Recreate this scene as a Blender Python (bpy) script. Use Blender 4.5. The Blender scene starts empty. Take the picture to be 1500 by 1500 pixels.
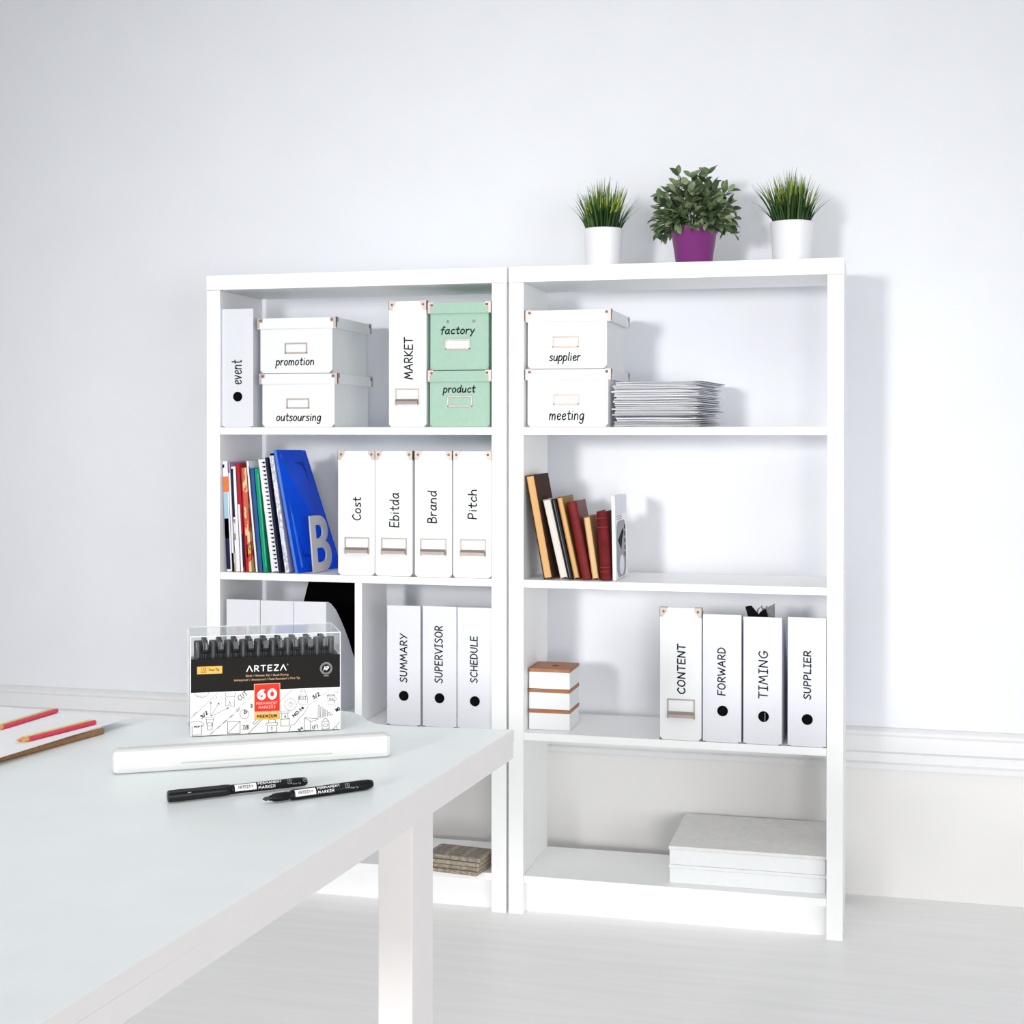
import bpy, bmesh, math, random
from mathutils import Vector, Matrix
random.seed(7)
S = bpy.context.scene
COL = S.collection
R = math.radians

# ------------------------------------------------------------------ camera, world, light
cam_data = bpy.data.cameras.new('camera')
cam = bpy.data.objects.new('camera', cam_data); COL.objects.link(cam)
YAW, PITCH, ROLL = -.248, -.0058, .0008
fw = Vector((math.sin(YAW)*math.cos(PITCH), math.cos(YAW)*math.cos(PITCH), math.sin(PITCH)))
rt = Vector((math.cos(YAW), -math.sin(YAW), 0)); up = rt.cross(fw)
r2 = rt*math.cos(ROLL)+up*math.sin(ROLL); u2 = up*math.cos(ROLL)-rt*math.sin(ROLL)
m = Matrix((r2, u2, -fw)).transposed().to_4x4(); m.translation = (1.6882, -3.4519, 1.17)
cam.matrix_world = m
cam_data.sensor_width = 36; cam_data.lens = 2131.6/1500*36
cam_data.shift_y = (651.33-750)/1500
cam_data.clip_start = .05
S.camera = cam

w = bpy.data.worlds.new('world'); S.world = w; w.use_nodes = True
bg = w.node_tree.nodes['Background']
bg.inputs['Color'].default_value = (.96, .98, 1, 1); bg.inputs['Strength'].default_value = .40

def area(name, loc, target, size, energy, col=(1, 1, 1), size_y=None, spread=180):
    l = bpy.data.lights.new(name, 'AREA'); l.shape = 'RECTANGLE' if size_y else 'DISK'; l.size = size; l.energy = energy; l.color = col
    if size_y: l.size_y = size_y
    l.spread = R(spread)
    o = bpy.data.objects.new(name, l); COL.objects.link(o); o.location = loc
    o.rotation_euler = (Vector(target)-Vector(loc)).to_track_quat('-Z', 'Y').to_euler()
    return o
area('studio_light', (-.55, -7.6, 1.75), (.95, 0, 1.05), 0.8, 13.4, (1, .99, .98), spread=40)
area('side_fill_light', (5.2, -5.2, 1.15), (.45, 0, .55), 3.2, 37, (.97, .985, 1), size_y=2.2, spread=110)  # unseen soft source, added to fill the right-facing sides
area('low_fill_light', (2.9, -6.8, .75), (1.0, 0, .3), 1.4, 5.2, (1, .99, .97), spread=40)  # added low fill that brightens the bottom rows
area('top_fill_light', (.9, -2.3, 2.9), (.9, -2.1, 0), 2.4, 25, (1, .995, .98), size_y=2.4)  # added overhead fill for the table and other flat tops

vs = S.view_settings
vs.view_transform = 'Standard'; vs.look = 'None'; vs.exposure = -.02; vs.gamma = 1; vs.use_curve_mapping = False
S.cycles.diffuse_bounces = 10; S.cycles.max_bounces = 16; S.cycles.transparent_max_bounces = 32

# ------------------------------------------------------------------ materials
MATS = {}
def mat(name, col, rough=.5, metal=0, var=.03, scale=30, bump=0, coat=0, spec=.5, stretch=None):
    if name in MATS: return MATS[name]
    M = bpy.data.materials.new(name); M.use_nodes = True; nt = M.node_tree; b = nt.nodes['Principled BSDF']
    b.inputs['Roughness'].default_value = rough; b.inputs['Metallic'].default_value = metal
    b.inputs['Coat Weight'].default_value = coat; b.inputs['Specular IOR Level'].default_value = spec
    tc = nt.nodes.new('ShaderNodeTexCoord'); no = nt.nodes.new('ShaderNodeTexNoise')
    no.inputs['Scale'].default_value = scale; no.inputs['Detail'].default_value = 3
    if stretch:
        mp = nt.nodes.new('ShaderNodeMapping'); mp.inputs['Scale'].default_value = stretch
        nt.links.new(tc.outputs['Object'], mp.inputs[0]); nt.links.new(mp.outputs[0], no.inputs['Vector'])
    else: nt.links.new(tc.outputs['Object'], no.inputs['Vector'])
    rp = nt.nodes.new('ShaderNodeValToRGB'); c = Vector(col)
    rp.color_ramp.elements[0].position = .3; rp.color_ramp.elements[1].position = .7
    rp.color_ramp.elements[0].color = (*[max(0, x*(1-var)) for x in c], 1)
    rp.color_ramp.elements[1].color = (*[min(1, x*(1+var)) for x in c], 1)
    nt.links.new(no.outputs['Fac'], rp.inputs['Fac']); nt.links.new(rp.outputs['Color'], b.inputs['Base Color'])
    if bump:
        bp = nt.nodes.new('ShaderNodeBump'); bp.inputs['Strength'].default_value = bump; bp.inputs['Distance'].default_value = .002
        nt.links.new(no.outputs['Fac'], bp.inputs['Height']); nt.links.new(bp.outputs[0], b.inputs['Normal'])
    MATS[name] = M; return M

def clear_mat(name, tint, gloss=.1, rough=.05):
    M = bpy.data.materials.new(name); M.use_nodes = True; nt = M.node_tree; nt.nodes.clear()
    out = nt.nodes.new('ShaderNodeOutputMaterial'); mix = nt.nodes.new('ShaderNodeMixShader')
    t = nt.nodes.new('ShaderNodeBsdfTransparent'); g = nt.nodes.new('ShaderNodeBsdfGlossy'); lw = nt.nodes.new('ShaderNodeLayerWeight')
    t.inputs[0].default_value = (*tint, 1); g.inputs['Roughness'].default_value = rough; lw.inputs[0].default_value = .35
    ma = nt.nodes.new('ShaderNodeMath'); ma.operation = 'MULTIPLY_ADD'; ma.inputs[1].default_value = .28; ma.inputs[2].default_value = gloss
    nt.links.new(lw.outputs['Fresnel'], ma.inputs[0]); nt.links.new(ma.outputs[0], mix.inputs[0])
    nt.links.new(t.outputs[0], mix.inputs[1]); nt.links.new(g.outputs[0], mix.inputs[2]); nt.links.new(mix.outputs[0], out.inputs[0])
    return M

def page_mat(name, a, b_, n, axis=0):
    """fine page lines across a block of paper"""
    M = bpy.data.materials.new(name); M.use_nodes = True; nt = M.node_tree; b = nt.nodes['Principled BSDF']
    b.inputs['Roughness'].default_value = .8
    tc = nt.nodes.new('ShaderNodeTexCoord'); mp = nt.nodes.new('ShaderNodeMapping'); no = nt.nodes.new('ShaderNodeTexNoise')
    sc = [3, 3, 3]; sc[axis] = n; mp.inputs['Scale'].default_value = sc; no.inputs['Scale'].default_value = 1; no.inputs['Detail'].default_value = 4
    rp = nt.nodes.new('ShaderNodeValToRGB'); rp.color_ramp.elements[0].position = .35; rp.color_ramp.elements[1].position = .65
    rp.color_ramp.elements[0].color = (*a, 1); rp.color_ramp.elements[1].color = (*b_, 1)
    nt.links.new(tc.outputs['Object'], mp.inputs[0]); nt.links.new(mp.outputs[0], no.inputs['Vector'])
    nt.links.new(no.outputs['Fac'], rp.inputs[0]); nt.links.new(rp.outputs[0], b.inputs['Base Color'])
    return M

def blotch_mat(name, cols, scale, stretch=(1, 1, 1), rough=.35):
    """printed cover: patches of several colours"""
    M = bpy.data.materials.new(name); M.use_nodes = True; nt = M.node_tree; b = nt.nodes['Principled BSDF']
    b.inputs['Roughness'].default_value = rough
    tc = nt.nodes.new('ShaderNodeTexCoord'); mp = nt.nodes.new('ShaderNodeMapping'); no = nt.nodes.new('ShaderNodeTexNoise')
    mp.inputs['Scale'].default_value = stretch; no.inputs['Scale'].default_value = scale; no.inputs['Detail'].default_value = 4
    rp = nt.nodes.new('ShaderNodeValToRGB'); rp.color_ramp.interpolation = 'CONSTANT'
    n = len(cols)
    while len(rp.color_ramp.elements) < n: rp.color_ramp.elements.new(.5)
    for i, c in enumerate(cols):
        rp.color_ramp.elements[i].position = 0 if i == 0 else .3+.4*i/n
        rp.color_ramp.elements[i].color = (*c, 1)
    nt.links.new(tc.outputs['Object'], mp.inputs[0]); nt.links.new(mp.outputs[0], no.inputs['Vector'])
    nt.links.new(no.outputs['Fac'], rp.inputs[0]); nt.links.new(rp.outputs[0], b.inputs['Base Color'])
    return M

WALL = mat('wall_paint', (.83, .845, .885), .7, var=.012, scale=6, bump=.03)
WALLB = mat('wall_paint_lower', (.83, .82, .805), .7, var=.012, scale=6)
RAILM = mat('rail_paint', (.81, .81, .82), .5, var=.01)
FLOORM = mat('floor_laminate', (.87, .865, .86), .4, var=.03, scale=3, stretch=(1, 12, 1))
SHELFM = mat('shelf_white', (.91, .915, .915), .38, var=.008, scale=20)
CARDW = mat('white_card', (.81, .825, .835), .5, var=.01, scale=60)
BINDW = mat('binder_white', (.73, .742, .79), .45, var=.01, scale=60)
MINT = mat('mint_card', (.345, .525, .42), .6, var=.03, scale=80)
METAL = mat('nickel', (.42, .355, .325), .5, 1, var=.05)
METALD = mat('nickel_dark', (.20, .18, .17), .5, 1, var=.05)
INK = mat('ink', (.018, .02, .023), .8, var=.1, spec=.05)
INKG = mat('ink_grey', (.12, .12, .125), .6, var=.1)
BLACK = mat('black_plastic', (.003, .003, .0035), .6, var=.1, spec=.05)
PAPER = mat('paper', (.84, .845, .875), .8, var=.02, scale=90)
SHADEGLINT = mat('shade_glint_grey', (.30, .30, .34), .8, var=.15, scale=60)  # grey for painted shade in the paper pile and one painted glint
WOOD = mat('lid_wood', (.36, .135, .05), .5, var=.25, scale=8, stretch=(3, 25, 25))
BRASS = MATS['nickel']

# ------------------------------------------------------------------ mesh builder
class MB:
    def __init__(s): s.bm = bmesh.new(); s.mats = []
    def _mi(s, m):
        if m not in s.mats: s.mats.append(m)
        return s.mats.index(m)
    def _merge(s, tmp, m, smooth=False):
        mi = s._mi(m)
        for f in tmp.faces: f.material_index = mi; f.smooth = smooth
        me = bpy.data.meshes.new('t'); tmp.to_mesh(me); tmp.free(); s.bm.from_mesh(me); bpy.data.meshes.remove(me)
    def box(s, x0, x1, y0, y1, z0, z1, m, bev=0, mtx=None):
        t = bmesh.new(); bmesh.ops.create_cube(t, size=1)
        for v in t.verts: v.co = Vector((x0+(v.co.x+.5)*(x1-x0), y0+(v.co.y+.5)*(y1-y0), z0+(v.co.z+.5)*(z1-z0)))
        if bev: bmesh.ops.bevel(t, geom=t.edges[:], offset=bev, segments=2, affect='EDGES', profile=.5)
        if mtx: t.transform(mtx)
        s._merge(t, m); return s
    def hexa(s, p, m):
        """8 corners: bottom ring 0-3 then top ring 4-7"""
        t = bmesh.new(); v = [t.verts.new(q) for q in p]
        for f in ((3, 2, 1, 0), (4, 5, 6, 7), (0, 1, 5, 4), (1, 2, 6, 5), (2, 3, 7, 6), (3, 0, 4, 7)): t.faces.new([v[i] for i in f])
        s._merge(t, m); return s
    def prism(s, pts, axis, a, b, m, smooth=False):
        """polygon extruded along an axis; pts are the two other coordinates in x,y,z order"""
        t = bmesh.new()
        def P(q, h): l = list(q); l.insert(axis, h); return l
        A = [t.verts.new(P(q, a)) for q in pts]; B = [t.verts.new(P(q, b)) for q in pts]; n = len(pts)
        t.faces.new(A); t.faces.new(B[::-1])
        for i in range(n): t.faces.new((A[i], B[i], B[(i+1) % n], A[(i+1) % n]))
        bmesh.ops.recalc_face_normals(t, faces=t.faces[:]); s._merge(t, m, smooth); return s
    def lathe(s, prof, m, n=48, c=(0, 0, 0), mtx=None, smooth=True):
        t = bmesh.new(); rings = []
        for r, z in prof:
            if r < 1e-6: rings.append([t.verts.new((0, 0, z))])
            else: rings.append([t.verts.new((r*math.cos(2*math.pi*i/n), r*math.sin(2*math.pi*i/n), z)) for i in range(n)])
        for A, B in zip(rings, rings[1:]):
            for i in range(n):
                j = (i+1) % n
                if len(A) == 1 and len(B) == 1: continue
                if len(A) == 1: t.faces.new((A[0], B[j], B[i]))
                elif len(B) == 1: t.faces.new((A[i], A[j], B[0]))
                else: t.faces.new((A[i], A[j], B[j], B[i]))
        bmesh.ops.recalc_face_normals(t, faces=t.faces[:])
        t.transform((mtx if mtx else Matrix.Identity(4)) if not any(c) else Matrix.Translation(c) @ (mtx or Matrix.Identity(4)))
        s._merge(t, m, smooth); return s
    def tube(s, pts, r, m, n=6):
        t = bmesh.new(); rings = []; pts = [Vector(p) for p in pts]
        for i, p in enumerate(pts):
            d = (pts[min(i+1, len(pts)-1)]-pts[max(i-1, 0)]).normalized()
            a = d.cross(Vector((0, 0, 1)) if abs(d.z) < .9 else Vector((1, 0, 0))).normalized(); b = d.cross(a)
            rr = r[i] if isinstance(r, (list, tuple)) else r
            rings.append([t.verts.new(p+(a*math.cos(2*math.pi*k/n)+b*math.sin(2*math.pi*k/n))*rr) for k in range(n)])
        for A, B in zip(rings, rings[1:]):
            for k in range(n): t.faces.new((A[k], A[(k+1) % n], B[(k+1) % n], B[k]))
        t.faces.new(rings[0][::-1]); t.faces.new(rings[-1]); s._merge(t, m, True); return s
    def poly(s, pts, m):
        t = bmesh.new(); t.faces.new([t.verts.new(p) for p in pts]); s._merge(t, m); return s
    def ribbon(s, pl, wd, mp, m):
        """a pen stroke: flat band with round ends, points in (u,v), mp maps to 3D; strokes that cross lie a hair above each other"""
        pl = [Vector(p) for p in pl]; q = [pl[0]]
        for p in pl[1:]:
            if (p-q[-1]).length > 1e-7: q.append(p)
        parts = [[q[0]]]
        for i in range(1, len(q)):
            parts[-1].append(q[i])
            if i < len(q)-1 and (q[i]-q[i-1]).angle(q[i+1]-q[i]) > .7: parts.append([q[i]])
        for st in parts: s._band(st, wd/2, mp, m)
        return s
    def _band(s, pl, h, mp, m):
        s.lift = (getattr(s, 'lift', 0)+1) % 10; z = s.lift*2.2e-5
        t = bmesh.new(); n = len(pl)
        if n == 1:
            t.faces.new([t.verts.new(mp(pl[0].x+h*math.cos(k*math.pi/4), pl[0].y+h*math.sin(k*math.pi/4), z)) for k in range(8)]); s._merge(t, m); return
        Lf, Rt = [], []
        for i, p in enumerate(pl):
            d = (pl[min(i+1, n-1)]-pl[max(i-1, 0)])
            if d.length < 1e-9: d = pl[min(i+1, n-1)]-p if i < n-1 else p-pl[i-1]
            nv = Vector((-d.y, d.x)).normalized()*h; Lf.append(t.verts.new(mp(*(p+nv), z))); Rt.append(t.verts.new(mp(*(p-nv), z)))
        for i in range(n-1): t.faces.new((Rt[i], Rt[i+1], Lf[i+1], Lf[i]))
        for e, o, l, r in ((pl[0], pl[1], Lf[0], Rt[0]), (pl[-1], pl[-2], Rt[-1], Lf[-1])):
            d = (e-o).normalized(); nv = Vector((-d.y, d.x))
            arc = [t.verts.new(mp(*(e+(d*math.cos(f)-nv*math.sin(f))*h), z)) for f in (-.9, 0, .9)]
            t.faces.new([l]+arc+[r])
        s._merge(t, m)
    def build(s, name, parent=None, loc=None):
        me = bpy.data.meshes.new(name); s.bm.normal_update(); s.bm.to_mesh(me); s.bm.free()
        for m in s.mats: me.materials.append(m)
        o = bpy.data.objects.new(name, me); COL.objects.link(o)
        if parent: o.parent = parent
        if loc: o.location = loc
        return o

def tag(o, label=None, cat=None, group=None, kind=None):
    if label: o['label'] = label
    if cat: o['category'] = cat
    if group: o['group'] = group
    if kind: o['kind'] = kind
    return o
def thing(name, label, cat, loc=(0, 0, 0), rot=(0, 0, 0), group=None):
    o = bpy.data.objects.new(name, None); COL.objects.link(o); o.location = loc; o.rotation_euler = rot
    o.empty_display_size = .05
    return tag(o, label, cat, group)
def structure(mb, name): return tag(mb.build(name), kind='structure')
def dup(root, loc, rot=None, label=None, group=None):
    r = root.copy(); COL.objects.link(r); r.location = loc
    if rot is not None: r.rotation_euler = rot
    if label: r['label'] = label
    if group: r['group'] = group
    for ch in root.children:
        c = ch.copy(); COL.objects.link(c); c.parent = r
        for g in ch.children:
            d = g.copy(); COL.objects.link(d); d.parent = c
    return r

# ------------------------------------------------------------------ pen lettering (own stroke alphabet)
def L(*p): return ('l', p)
def Cv(*p): return ('c', p)
OV = [(.25, .62), (.06, .42), (.08, .1), (.28, 0), (.47, .2), (.45, .5), (.25, .62)]
BOWL = Cv((.48, .5), (.3, .62), (.08, .42), (.07, .15), (.22, 0), (.4, .14), (.48, .42))
GL = {
 'a': (.6, BOWL, Cv((.5, .62), (.47, .2), (.57, 0))), 'b': (.56, L((.05, 1), (.05, 0)), Cv((.05, .42), (.3, .6), (.5, .35), (.36, .02), (.05, .06))),
 'c': (.52, Cv((.48, .5), (.3, .62), (.07, .34), (.2, .01), (.5, .1))), 'd': (.6, BOWL, Cv((.52, 1), (.48, .3), (.54, 0))),
 'e': (.54, Cv((.07, .3), (.3, .33), (.47, .45), (.32, .62), (.1, .46), (.1, .15), (.28, 0), (.52, .12))),
 'f': (.46, Cv((.5, .92), (.36, 1.02), (.25, .82), (.22, .3), (.2, -.1)), L((.02, .58), (.44, .62))),
 'g': (.58, BOWL, Cv((.5, .6), (.49, .1), (.42, -.3), (.2, -.36), (.04, -.22))), 'h': (.56, L((.06, 1), (.05, 0)), Cv((.05, .38), (.26, .6), (.45, .45), (.47, 0))),
 'i': (.24, L((.1, .6), (.1, 0)), L((.11, .84), (.12, .86))), 'k': (.5, L((.05, 1), (.05, 0)), L((.42, .6), (.05, .25), (.45, 0))), 'l': (.22, L((.12, 1), (.08, 0))),
 'm': (.84, L((.06, .62), (.05, 0)), Cv((.05, .36), (.2, .6), (.36, .48), (.38, 0)), Cv((.38, .36), (.55, .6), (.7, .46), (.73, 0))),
 'n': (.58, L((.06, .62), (.05, 0)), Cv((.05, .36), (.24, .6), (.44, .48), (.47, 0))), 'o': (.56, ('c', OV)),
 'p': (.56, L((.07, .62), (.03, -.38)), Cv((.06, .42), (.3, .62), (.5, .38), (.36, .03), (.06, .08))), 'q': (.6, BOWL, L((.5, .6), (.5, -.38))),
 'r': (.44, L((.06, .62), (.06, 0)), Cv((.06, .36), (.2, .56), (.4, .6))), 's': (.48, Cv((.42, .54), (.25, .62), (.08, .48), (.25, .32), (.42, .17), (.25, 0), (.02, .08))),
 't': (.46, Cv((.23, .92), (.2, .25), (.28, .01), (.42, .06)), L((.01, .62), (.44, .64))), 'u': (.58, Cv((.06, .6), (.06, .15), (.22, 0), (.42, .18), (.48, .6)), L((.48, .6), (.5, 0))),
 'v': (.5, L((.02, .6), (.22, 0), (.46, .64))), 'w': (.7, L((.02, .6), (.16, 0), (.33, .45), (.48, 0), (.64, .6))), 'y': (.54, L((.03, .6), (.26, .08)), L((.5, .62), (.1, -.38))),
 'A': (.72, L((.02, 0), (.36, 1), (.66, 0)), L((.14, .36), (.58, .36))), 'B': (.62, L((.06, 1), (.06, 0)), Cv((.06, 1), (.4, .96), (.42, .66), (.08, .54)), Cv((.08, .54), (.5, .48), (.5, .08), (.06, 0))),
 'C': (.66, Cv((.6, .85), (.4, 1), (.1, .7), (.08, .28), (.3, 0), (.6, .14))), 'D': (.68, L((.06, 1), (.06, 0)), Cv((.06, 1), (.4, .94), (.6, .55), (.42, .1), (.06, 0))),
 'E': (.6, L((.55, 1), (.08, 1), (.06, 0), (.55, .02)), L((.07, .52), (.48, .53))), 'F': (.56, L((.55, 1), (.08, 1), (.06, 0)), L((.07, .52), (.46, .53))),
 'G': (.7, Cv((.6, .86), (.38, 1), (.1, .68), (.1, .26), (.35, 0), (.6, .18), (.62, .42)), L((.38, .42), (.66, .42))), 'H': (.66, L((.06, 1), (.06, 0)), L((.58, 1), (.58, 0)), L((.06, .52), (.58, .52))),
 'I': (.46, L((.22, 1), (.22, 0)), L((.04, 1), (.4, 1)), L((.04, 0), (.4, 0))), 'K': (.6, L((.07, 1), (.06, 0)), L((.52, 1), (.07, .42), (.56, 0))), 'L': (.54, L((.08, 1), (.06, 0), (.52, .02))),
 'M': (.84, L((.04, 0), (.18, 1), (.42, .3), (.64, 1), (.78, 0))), 'N': (.7, L((.06, 0), (.08, 1), (.58, 0), (.6, 1))), 'O': (.74, Cv((.36, 1), (.1, .75), (.08, .25), (.35, 0), (.62, .25), (.62, .75), (.36, 1))),
 'P': (.58, L((.07, 1), (.06, 0)), Cv((.07, 1), (.42, .96), (.5, .68), (.36, .48), (.07, .44))), 'Q': (.76, Cv((.36, 1), (.1, .75), (.08, .25), (.35, 0), (.62, .25), (.62, .75), (.36, 1)), L((.44, .24), (.68, -.08))),
 'R': (.62, L((.07, 1), (.06, 0)), Cv((.07, 1), (.42, .96), (.5, .7), (.36, .5), (.07, .46)), L((.24, .47), (.56, 0))), 'S': (.58, Cv((.52, .88), (.3, 1), (.08, .78), (.28, .54), (.5, .28), (.3, 0), (.03, .12))),
 'T': (.62, L((.02, 1), (.6, 1)), L((.31, 1), (.3, 0))), 'U': (.66, Cv((.06, 1), (.06, .3), (.28, 0), (.52, .25), (.56, 1))), 'V': (.66, L((.03, 1), (.32, 0), (.62, 1))),
 'W': (.9, L((.02, 1), (.2, 0), (.44, .7), (.64, 0), (.86, 1))), 'Y': (.62, L((.03, 1), (.3, .5)), L((.6, 1), (.16, 0))), 'Z': (.6, L((.04, 1), (.56, 1), (.04, 0), (.56, 0))),
 '^': (.74, L((.02, 0), (.36, 1), (.7, 0))), '0': (.68, Cv((.34, 1), (.08, .72), (.08, .28), (.34, 0), (.6, .28), (.6, .72), (.34, 1))), '1': (.36, L((.04, .78), (.2, 1), (.2, 0))),
 '2': (.6, Cv((.06, .78), (.28, 1), (.5, .75), (.3, .35), (.05, 0)), L((.05, 0), (.55, 0))), '3': (.58, Cv((.06, .88), (.3, 1), (.5, .78), (.24, .54)), Cv((.24, .54), (.54, .4), (.42, .04), (.04, .08))),
 '4': (.6, L((.4, 0), (.4, 1), (.04, .32), (.56, .32))), '6': (.66, Cv((.5, .98), (.18, .72), (.08, .3), (.3, 0), (.56, .14), (.56, .46), (.32, .6), (.1, .36))), '7': (.56, L((.04, 1), (.52, 1), (.18, 0))),
 '8': (.58, Cv((.3, .54), (.08, .76), (.28, 1), (.5, .78), (.28, .54), (.05, .26), (.28, 0), (.54, .26), (.3, .54))), '/': (.42, L((.04, -.1), (.38, 1.05))), ':': (.24, L((.1, .1), (.11, .12)), L((.1, .55), (.11, .57))),
 '-': (.36, L((.05, .4), (.3, .4))), '.': (.2, L((.08, .02), (.09, .03))), '(': (.3, Cv((.25, 1.05), (.08, .5), (.25, -.05))), ')': (.3, Cv((.05, 1.05), (.22, .5), (.05, -.05))), ' ': (.34,),
}
def smooth(pts, n=5):
    out = []; P = [Vector(p) for p in pts]
    closed = (P[0]-P[-1]).length < 1e-6
    for i in range(len(P)-1):
        p0 = P[i-1] if i > 0 else (P[-2] if closed else P[0]); p1, p2 = P[i], P[i+1]
        p3 = P[i+2] if i+2 < len(P) else (P[1] if closed else P[-1])
        for k in range(n):
            t = k/n
            out.append(.5*((2*p1)+(p2-p0)*t+(2*p0-5*p1+4*p2-p3)*t*t+(3*p1-p0-3*p2+p3)*t**3))
    out.append(P[-1]); return out
def layout(text, slant=.06, gap=.1):
    st = []; x = 0
    for ch in text:
        g = GL[ch]
        for kind, pts in g[1:]:
            q = smooth(pts) if kind == 'c' else [Vector(p) for p in pts]
            st.append([Vector((x+p.x+slant*p.y, p.y)) for p in q])
        x += g[0]+gap
    return st
def letters(mb, text, u0, u1, v0, v1, wd, mp, m, slant=.06, gap=.1):
    """write text so that its strokes just fill the box u0..u1, v0..v1"""
    st = layout(text, slant, gap); us = [p.x for s_ in st for p in s_]; vs_ = [p.y for s_ in st for p in s_]
    a, b, c, d = min(us), max(us), min(vs_), max(vs_); h = wd/2
    ku = (u1-u0-wd)/(b-a); kv = (v1-v0-wd)/(d-c)
    for s_ in st: mb.ribbon([(u0+h+(p.x-a)*ku, v0+h+(p.y-c)*kv) for p in s_], wd, mp, m)
    return mb

# ------------------------------------------------------------------ setting
YW = .36
structure(MB().box(-2.6, 4.2, YW, YW+.1, .33, 2.75, WALL).box(-2.6, 4.2, YW+.002, YW+.1, 0, .33, WALLB), 'wall_back')
structure(MB().box(-2.6, 4.2, -5.2, YW+.1, -.06, 0, FLOORM), 'floor')
prof = [(YW, .323), (YW-.014, .323), (YW-.017, .329), (YW-.014, .340), (YW-.006, .345), (YW-.006, .366), (YW-.020, .374), (YW-.018, .384), (YW-.015, .410), (YW-.019, .416), (YW-.019, .424), (YW-.010, .431), (YW, .432)]
structure(MB().prism(prof, 0, -2.6, 4.2, RAILM), 'trim_1')

# ------------------------------------------------------------------ bookcases
W_, T_, D_ = .80, .0374, .2664
SZS = (1.1922, .8191, .4457); SZ = tuple(z+.0005 for z in SZS); ST = .0185; HT = 1.584
def bookcase(x, label, divider=False):
    t = thing('bookcase', label, 'bookcase', (x, 0, 0))
    for a, b in ((0, T_), (W_-T_, W_)):
        MB().box(a, b, 0, D_, 0, HT-.0385, SHELFM, .0008).build('side_panel', t)
    MB().box(-.0006, W_+.0006, -.0006, D_+.0006, HT-.038, HT, SHELFM, .001).build('top_panel', t)
    for z in SZS+(.095,):
        MB().box(T_+.0003, W_-T_-.0003, .0005, D_-.002, z-ST, z, SHELFM, .0006).build('shelf', t)
    MB().box(T_+.0003, W_-T_-.0003, .03, .046, 0, .095-ST-.0005, SHELFM).build('plinth', t)
    if divider: MB().box(.3985, .4178, .02, .21, SZS[2]+.0002, SZS[1]-ST-.0003, SHELFM, .0006).build('divider', t)
    return t
bookcase(0, 'white open-backed bookcase on the left, its third row split by an upright divider', True)
bookcase(W_+.0058, 'white open-backed bookcase on the right with three potted plants on top')

# ------------------------------------------------------------------ storage boxes with lids, metal corners and label holder
def front_map(y): return lambda u, v, l=0: (u, y-l, v)
def vert_map(y): return lambda u, v, l=0: (-v, y-l, u)          # reads bottom to top: u is height, v is leftwards
def rivet(mb, x, y, z, m=METALD, r=.0032):
    return mb.lathe([(r, 0), (r, .0012), (r*.6, .002), (0, .002)], m, 14, (x, y, z), Matrix.Rotation(R(90), 4, 'X'))
def holder(parent, x0, x1, z0, z1, y, fr=.0035, insert=None, pull=False):
    f = MB()
    f.box(x0, x1, y-.0022, y, z1-fr, z1, METAL, .0005).box(x0, x0+fr, y-.0022, y, z0, z1-fr, METAL).box(x1-fr, x1, y-.0022, y, z0, z1-fr, METAL)
    if not pull: f.box(x0, x1, y-.0022, y, z0, z0+fr, METAL, .0005)
    h = f.build('label_holder', parent)
    if insert: MB().box(x0+fr, x1-fr, y-.0008, y+.0002, z0+fr, z1-fr, insert).build('label_card', h)
    if pull:
        a, b = x0+.003, x1-.003; zc = z0+.003
        pr = [(y, zc+.013), (y-.006, zc+.012), (y-.0115, zc+.007), (y-.0135, zc), (y-.0122, zc), (y-.0105, zc+.0055), (y-.0055, zc+.0105), (y, zc+.0115)]
        MB().prism(pr, 0, a, b, METAL).build('pull', h)
        for p_ in (x0, x1-.004): MB().box(p_, p_+.004, y-.002, y, z0-.001, z0+.014, METAL).build('pull_bracket', h)
    return h
def cap_corner(parent, x, y, z, sx, sy, size=.0155, high=.026, e=.0009):
    """metal corner of a lid: sx, sy tell which corner; z is the lid's top"""
    m = MB()
    def bx(a, b, c, d, f, g):
        m.box(min(a, b), max(a, b), min(c, d), max(c, d), f, g, METAL)
    bx(x+sx*e, x-sx*size, y+sy*e, y, z-.011, z+e); bx(x+sx*e, x-sx*.007, y+sy*e, y, z-high, z-.011)
    bx(x+sx*e, x, y+sy*e, y-sy*size, z-.011, z+e); bx(x+sx*e, x, y+sy*e, y-sy*.007, z-high, z-.011)
    m.poly([(x+sx*e, y+sy*e, z+e), (x-sx*size, y+sy*e, z+e), (x+sx*e, y-sy*size, z+e)], METAL)
    if sy < 0: rivet(m, x-sx*.0105, y-e, z-.0062)
    elif sx > 0: m.lathe([(.003, 0), (.003, .0012), (0, .002)], METALD, 12, (x+sx*e, y-sy*.0105, z-.0062), Matrix.Rotation(R(90*sx), 4, 'Y'))
    return m.build('metal_corner', parent)

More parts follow.
